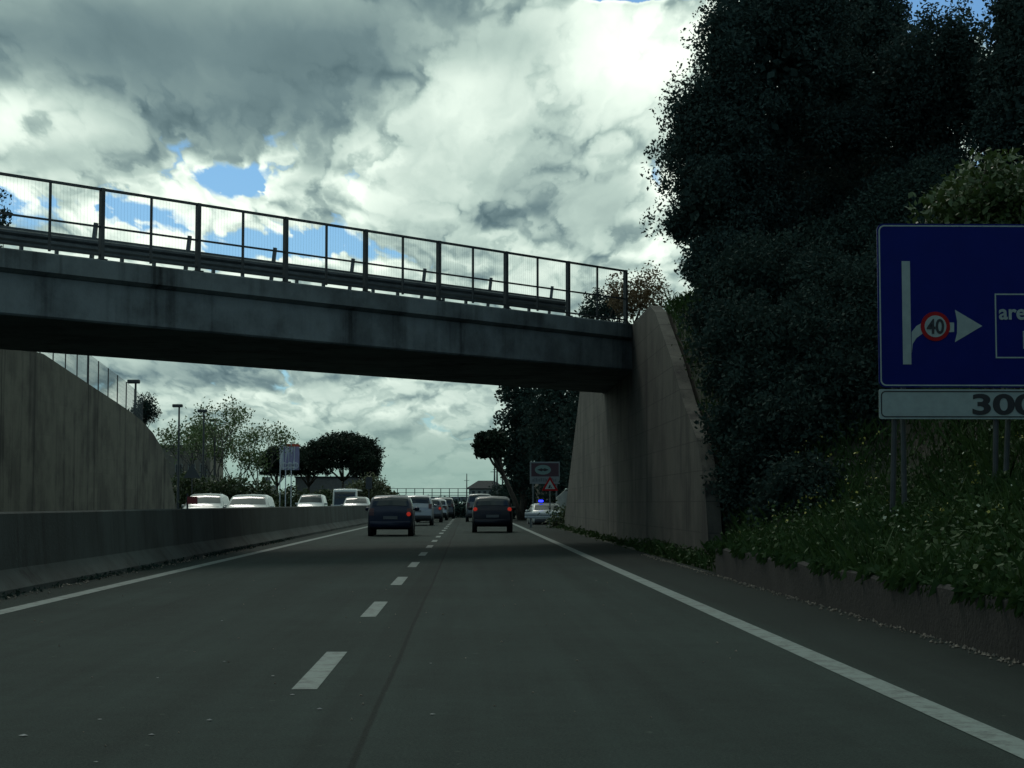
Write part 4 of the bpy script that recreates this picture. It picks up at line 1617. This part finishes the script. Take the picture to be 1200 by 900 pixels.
for px, top, Y, lab in ((547, 555, 300, 'thin mast left of the distant house'), (579.5, 544, 200, 'tall thin mast right of the distant house'), (582.5, 541, 190, 'tallest thin mast beside the leaning pine trunk'), (589, 548, 210, 'thin mast under the leaning pine crown')):
    c = at(px, top, Y)
    g = crest(Y)
    root = thing('mast', lab, 'pole', (c.x, Y, g), 0, gm)
    mb = MB(); mb.tube([(0, 0, -.3), (0, 0, (c.z - g) * .6), (0, 0, c.z - g)], [.14, .11, .06], 8); mb.build('pole', 'dark_steel', root)
    mb = MB(); mb.box((-.45, -.03, (c.z - g) * .86), (.45, .03, (c.z - g) * .86 + .06)); mb.build('cross_arm', 'dark_steel', root)

# ------------------------------------------------------------------ vehicles
PROFILES = {
    'hatch': dict(L=3.95, W=.84, belt=.93, zt=[(0, .50), (.03, .72), (.07, .92), (.13, 1.0), (.40, 1.38), (.55, 1.455), (1.2, 1.50), (1.8, 1.48), (2.2, 1.38), (2.9, .98), (3.3, .90), (3.7, .80), (3.88, .66), (3.95, .45)], rw=(3.3, 4.5), ws=(7.2, 8.7), sw=(.75, 2.35)),
    'suv': dict(L=4.4, W=.91, belt=1.02, zt=[(0, .55), (.03, .80), (.06, 1.02), (.11, 1.08), (.38, 1.50), (.55, 1.60), (1.3, 1.66), (2.1, 1.64), (2.55, 1.52), (3.2, 1.10), (3.6, 1.03), (4.1, .93), (4.32, .75), (4.4, .5)], rw=(3.3, 4.5), ws=(7.2, 8.7), sw=(.75, 2.7)),
    'sedan': dict(L=4.4, W=.87, belt=.92, zt=[(0, .55), (.03, .80), (.12, .95), (.55, 1.0), (1.05, 1.30), (1.3, 1.40), (1.9, 1.44), (2.3, 1.42), (2.7, 1.31), (3.4, .98), (3.7, .90), (4.1, .80), (4.32, .68), (4.4, .45)], rw=(3.2, 4.7), ws=(7.2, 8.7), sw=(1.25, 2.85)),
    'van': dict(L=4.6, W=.92, belt=1.12, zt=[(0, .55), (.02, .90), (.05, 1.15), (.08, 1.22), (.20, 1.68), (.32, 1.78), (1.2, 1.83), (2.6, 1.82), (3.0, 1.70), (3.75, 1.16), (4.0, 1.04), (4.35, .92), (4.52, .75), (4.6, .5)], rw=(3.2, 4.6), ws=(7.2, 8.8), sw=(2.0, 3.2)),
    'coach': dict(L=12.0, W=1.24, belt=1.35, tum=.05, zt=[(0, .6), (.02, 1.1), (.03, 1.5), (.05, 1.9), (.12, 2.85), (.3, 3.0), (1.5, 3.06), (10.8, 3.05), (11.4, 2.98), (11.75, 2.55), (11.9, 1.45), (11.95, 1.3), (11.98, 1.1), (11.99, .8), (12.0, .5)], rw=(3.2, 4.3), ws=(8.5, 9.95), sw=(.8, 10.9)),
    'bigvan': dict(L=5.6, W=1.0, belt=1.35, zt=[(0, .6), (.02, 1.1), (.03, 1.5), (.05, 1.8), (.12, 2.4), (.3, 2.52), (1.5, 2.56), (3.6, 2.54), (4.2, 2.38), (4.85, 1.42), (5.1, 1.25), (5.4, 1.1), (5.55, .8), (5.6, .5)], rw=(3.2, 4.3), ws=(8.0, 8.95), sw=(3.9, 4.6)),
}


class CarShape:
    def __init__(s, kind):
        p = PROFILES[kind]
        s.tum = .30
        s.__dict__.update(p)
        s.ys = np.array([a for a, _ in s.zt])
        s.zs = np.array([b for _, b in s.zt])
        s.n = len(s.ys)

    def sec(s, u):
        """half section at station coordinate u (fractional index) -> 9 (x, y, z) points bottom centre to top centre"""
        i = np.arange(s.n)
        y, zt = float(np.interp(u, i, s.ys)), float(np.interp(u, i, s.zs))
        zb = 0.24 + .06 * (1 - sstep(0, .5, y)) + .04 * sstep(s.L - .6, s.L, y)
        b = min(s.belt, zb + .72 * (zt - zb))
        z6 = zt - min(.075, .25 * (zt - b))
        wp = 0.93 + .07 * sstep(0, .45, y) - .11 * sstep(s.L - .9, s.L, y) ** 1.5

        def hw(z):
            w = s.W * (1 - .07 * max(0, .5 - z) / .5)
            if z > s.belt:
                w -= (z - s.belt) * s.tum
            return w * wp
        zs = [zb, zb, zb + .08, zb + (b - zb) * .55, b, (b + z6) / 2, z6, zt - .012, zt + .018 * min(1, s.W)]
        f = min(1.0, (zt - zb) / .6)
        xs = [0, hw(zb) * .82, hw(zb + .1) * .98, hw(zs[3]) * 1.0, hw(b) * .99, hw(zs[5]), hw(z6), hw(zt) - .10 * f, 0]
        return [(x, y, z) for x, z in zip(xs, zs)]

    def point(s, u, k):
        """k from 0 (bottom) .. 8 (top centre) .. 16 (bottom, other side); x>0 first"""
        sgn = 1
        if k > 8:
            k, sgn = 16 - k, -1
        P = s.sec(u)
        i = min(7, int(k))
        f = k - i
        a, b = Vector(P[i]), Vector(P[i + 1])
        q = a.lerp(b, f)
        return Vector((q.x * sgn, q.y, q.z))

    def patch(s, u0, u1, k0, k1, off=.007, nu=6, nk=8, inset=None):
        V, Fs = [], []
        e = .02
        for i in range(nu + 1):
            for j in range(nk + 1):
                u, k = u0 + (u1 - u0) * i / nu, k0 + (k1 - k0) * j / nk
                if inset:
                    k = k0 + (k1 - k0) * (inset(i / nu) * (j / nk - .5) + .5)
                p = s.point(u, k)
                du = s.point(min(s.n - 1, u + e), k) - s.point(max(0, u - e), k)
                dk = s.point(u, min(16, k + e)) - s.point(u, max(0, k - e))
                nrm = du.cross(dk)
                nrm = nrm.normalized() if nrm.length > 1e-9 else Vector((0, 0, 1))
                if nrm.dot(p - Vector((0, p.y, .8))) < 0 and abs(k - 8) > .01:
                    nrm = -nrm
                if abs(k - 8) <= .01 and nrm.z < 0:
                    nrm = -nrm
                V.append(p + nrm * off)
        m = nk + 1
        for i in range(nu):
            for j in range(nk):
                Fs.append((i * m + j, i * m + j + 1, (i + 1) * m + j + 1, (i + 1) * m + j))
        return V, Fs

    def yrear(s, z):
        k = int(np.argmax(s.zs))
        return float(np.interp(z, s.zs[:k + 1], s.ys[:k + 1]))

    def yfront(s, z):
        k = int(np.argmax(s.zs))
        return float(np.interp(z, s.zs[k:][::-1], s.ys[k:][::-1]))


def make_car(name, kind, label, cat, paint, loc, rz=0.0, group=None, lit=(), lower='plastic_black', glass='glass_dark', lens=None, lightz=None, rack=False, blue=False, plate_z=None, third=False):
    c = CarShape(kind)
    root = thing(name, label, cat, loc, rz, group)
    mb = MB()
    us = np.linspace(0, c.n - 1, (c.n - 1) * 3 + 1)
    V = []
    for u in us:
        P = c.sec(u)
        V += P + [(-x, y, z) for x, y, z in P[7:0:-1]]
    m = 16
    Fs = [(i * m + j, (i + 1) * m + j, (i + 1) * m + (j + 1) % m, i * m + (j + 1) % m) for i in range(len(us) - 1) for j in range(m)]
    Fs += [tuple(range(m)), tuple((len(us) - 1) * m + j for j in range(m))[::-1]]
    # origin of the car under its middle
    off = Vector((0, -c.L / 2, 0))
    T = lambda vs: [Vector(v) + off for v in vs]
    mb.add(T(V), Fs)
    mb.build('body', paint, root, True)
    for nm, rg, k in (('rear_window', c.rw, (6.9, 9.1)), ('windscreen', c.ws, (6.9, 9.1))):
        mb = MB()
        v, f = c.patch(rg[0], rg[1], k[0], k[1], .010, 6, 10)
        mb.add(T(v), f)
        mb.build(nm, glass, root, True)
    u_of = lambda y: float(np.interp(y, c.ys, np.arange(c.n)))
    for k0, k1 in ((4.15, 5.85), (16 - 4.15, 16 - 5.85)):
        mb = MB()
        v, f = c.patch(u_of(c.sw[0]), u_of(c.sw[1]), k0, k1, .006, 8, 3)
        mb.add(T(v), f)
        mb.build('side_window', glass, root, True)
    # rear bumper and plate
    zb = .30
    yb = lambda z: c.yrear(z)
    mb = MB()
    mb.box((-c.W * .88, -.055, zb), (c.W * .88, .10, zb + .25), bev=.03, org=tuple(off))
    mb.build('bumper', lower if lower != 'body' else paint, root, True)
    pz = plate_z or (.68 if kind != 'suv' else .78)
    mb = MB(); mb.box((-.26, yb(pz) - .018, pz - .055), (.26, yb(pz) + .02, pz + .055), org=tuple(off)); mb.build('number_plate', 'plate', root)
    lz = {'hatch': (.76, 1.02), 'suv': (.92, 1.18), 'sedan': (.74, .92), 'van': (.85, 1.25), 'bigvan': (.9, 1.3), 'coach': (.9, 1.3)}[kind]
    for i, sx in enumerate((-1, 1)):
        mb = MB()
        a, b = lightz or lz
        w0, w1 = c.W * (.74 if lightz else .72), c.W * .915
        pts = []
        for z in (a, (a + b) / 2, b):
            y = yb(z) - .022
            pts += [(sx * w0, y, z), (sx * w1, y + .02, z), (sx * (w1 + .01), y + .16, z), (sx * w0, y + .10, z)]
        Fq = []
        for j in range(2):
            for q in range(4):
                t = (j * 4 + q, j * 4 + (q + 1) % 4, (j + 1) * 4 + (q + 1) % 4, (j + 1) * 4 + q)
                Fq.append(t if sx > 0 else t[::-1])
        Fq += [(0, 1, 2, 3), (8, 9, 10, 11)]
        mb.add(T(pts), Fq)
        tl = mb.build('tail_light', 'lamp_red_off', root)
        if i in lit:
            lx, lzz, lr = lens or (.82, .5, .085)
            zc_ = a + (b - a) * lzz
            mb = MB()
            mb.lathe([(lr, 0), (lr, -.02), (lr * .6, -.03)], (sx * c.W * lx, yb(zc_) - .012 - c.L / 2, zc_), 'Y', 14)
            mb.build('lamp_lens', 'lamp_red_on', tl)
        # headlight
        mb = MB()
        hz = c.belt * .70
        yf = c.yfront(hz)
        mb.box((sx * c.W * .62 - .13, yf - .16, hz - .08), (sx * c.W * .62 + .13, yf + .012, hz + .07), bev=.03, org=tuple(off))
        mb.build('headlight', 'lamp_clear', root, True)
        # mirror
        mb = MB()
        ym = c.ys[0] + c.sw[1] - .05
        xm = c.W * .99
        mb.box((min(sx * xm, sx * (xm + .19)), ym - .05, c.belt - .01), (max(sx * xm, sx * (xm + .19)), ym + .07, c.belt + .13), bev=.03, org=tuple(off))
        mb.box((min(sx * (xm - .06), sx * (xm + .02)), ym - .02, c.belt + .01), (max(sx * (xm - .06), sx * (xm + .02)), ym + .04, c.belt + .06), org=tuple(off))
        mb.build('wing_mirror', paint if paint in ('paint_white', 'paint_silver', 'paint_blue') else 'plastic_black', root, True)
    # grille and lower front
    mb = MB(); mb.box((-c.W * .45, c.L - .10, .40), (c.W * .45, c.L + .008, .56), bev=.02, org=tuple(off)); mb.build('grille', 'plastic_black', root)
    rw = .315 if kind in ('hatch', 'sedan') else .35
    for yy in (.72, c.L - .80):
        for sx in (-1, 1):
            mb = MB()
            wd = .20
            xo = sx * (c.W - .005)
            xi = sx * (c.W - .005 - wd)
            prof = [(rw * .62, 0), (rw * .95, 0), (rw, .03), (rw, wd - .03), (rw * .95, wd), (rw * .62, wd)]
            prof = [(r_, (xi + h * sx)) for r_, h in prof]
            mb.lathe(prof, (0, yy - c.L / 2, rw), 'X', 20)
            wh = mb.build('wheel', 'tyre', root, True)
            mb = MB(); mb.lathe([(rw * .63, xo - sx * .02), (rw * .60, xo + sx * .004), (rw * .2, xo + sx * .008)], (0, yy - c.L / 2, rw), 'X', 16); mb.build('rim', 'rim', wh)
            mb = MB()
            arch = [(rw * 1.02, -.03 * sx + xo), (rw * 1.16, xo + .004 * sx)]
            mb.lathe([(rw * 1.14, xo - sx * .10), (rw * 1.14, xo + sx * .0025)], (0, yy - c.L / 2, rw + .01), 'X', 20)
            mb.build('wheel_arch', 'plastic_black', root)
    if rack:
        for sx in (-1, 1):
            mb = MB(); mb.tube([Vector(p) + off for p in ((sx * c.W * .68, .7, c.zs.max() - .06), (sx * c.W * .68, .8, c.zs.max() + .03), (sx * c.W * .68, 2.3, c.zs.max() + .03), (sx * c.W * .68, 2.4, c.zs.max() - .06))], .02, 6)
            mb.build('roof_rail', 'paint_silver', root)
    if blue:
        mb = MB(); mb.box((-.42, 1.35, c.zs.max() + .005), (.42, 1.55, c.zs.max() + .06), bev=.02, org=tuple(off)); lb = mb.build('light_bar', 'plastic_black', root)
        mb = MB(); mb.box((-.40, 1.38, c.zs.max() + .062), (-.14, 1.52, c.zs.max() + .18), bev=.03, org=tuple(off)); mb.build('beacon', 'lamp_blue_on', lb)
        v, f = c.patch(.9, 2.2, 5.0, 11.0, .006, 4, 12)
        for sx in (-1, 1):
            mb = MB()
            v, f = c.patch(u_of(.5), u_of(c.L - .6), 3.2 if sx > 0 else 12.8, 3.75 if sx > 0 else 12.25, .005, 10, 2)
            mb.add(T(v), f); mb.build('side_stripe', 'police_blue', root, True)
    return root


def vx(px, Y):
    return at(px, 590, Y).x


make_car('hatchback_car', 'hatch', 'dark blue hatchback with its right tail light lit in the left lane', 'car', 'paint_blue', (vx(457, 66), 66 + 1.9, 0), R(0.5), 'cars in the left lane queue', lit=(1,), lower='body', lens=(.80, .2, .08))
make_car('suv_car', 'suv', 'silver car just beyond the dark blue hatchback in the left lane', 'car', 'paint_silver', (vx(489, 100), 100, 0), R(0.5), 'cars in the left lane queue', rack=True)
make_car('hatchback_car', 'hatch', 'dark grey car directly ahead of the silver one', 'car', 'paint_grey', (vx(503.5, 116), 116, 0), 0, 'cars in the left lane queue', lit=(1,))
make_car('hatchback_car', 'hatch', 'pale car fourth in the left lane queue', 'car', 'paint_pale', (vx(511.5, 130), 130, 0), 0, 'cars in the left lane queue')
make_car('suv_car', 'suv', 'black tall car at the far front of the left lane queue', 'car', 'paint_black', (vx(519.5, 143), 143, 0), 0, 'cars in the left lane queue')
make_car('hatchback_car', 'hatch', 'dark navy hatchback with both tail lights lit in the right lane', 'car', 'paint_navy', (vx(577.5, 74), 74 + 1.9, 0), R(-.4), 'cars in the right lane', lit=(0, 1), lower='body', lens=(.84, .5, .085), lightz=(.86, 1.06))
make_car('minivan', 'van', 'dark grey tall van half hidden ahead of the navy hatchback', 'van', 'paint_grey', (vx(562, 120), 120, 0), 0, 'cars in the right lane')
make_car('police_car', 'sedan', 'white police car with blue flashing light on the right verge', 'police car', 'paint_white', (vx(638, 104), 104, -0.22), R(3), None, blue=True)
go = 'vehicles on the opposite carriageway'
make_car('delivery_van', 'suv', 'leftmost white van showing its roof over the barrier', 'van', 'paint_white', (vx(242, 84), 84, 0), R(180), go, glass='glass_grey')
make_car('white_car', 'suv', 'white car with broad pale roof right of the leftmost van', 'car', 'paint_white', (vx(293, 77), 77, 0), R(180), go, glass='glass_grey').scale = (1, 1, .955)
make_car('small_van', 'van', 'white vehicle below the tall banners beyond the barrier', 'van', 'paint_white', (vx(366, 124), 124, 0), R(180), go)
make_car('coach', 'coach', 'tall white coach with a large dark windscreen under the umbrella pines', 'bus', 'paint_white', (vx(404, 176), 181, crest(178)), R(180.5), go)
make_car('silver_car', 'suv', 'pale silver car in front of the tall white coach', 'car', 'paint_silver', (vx(418, 126), 126, 0), R(180), go)
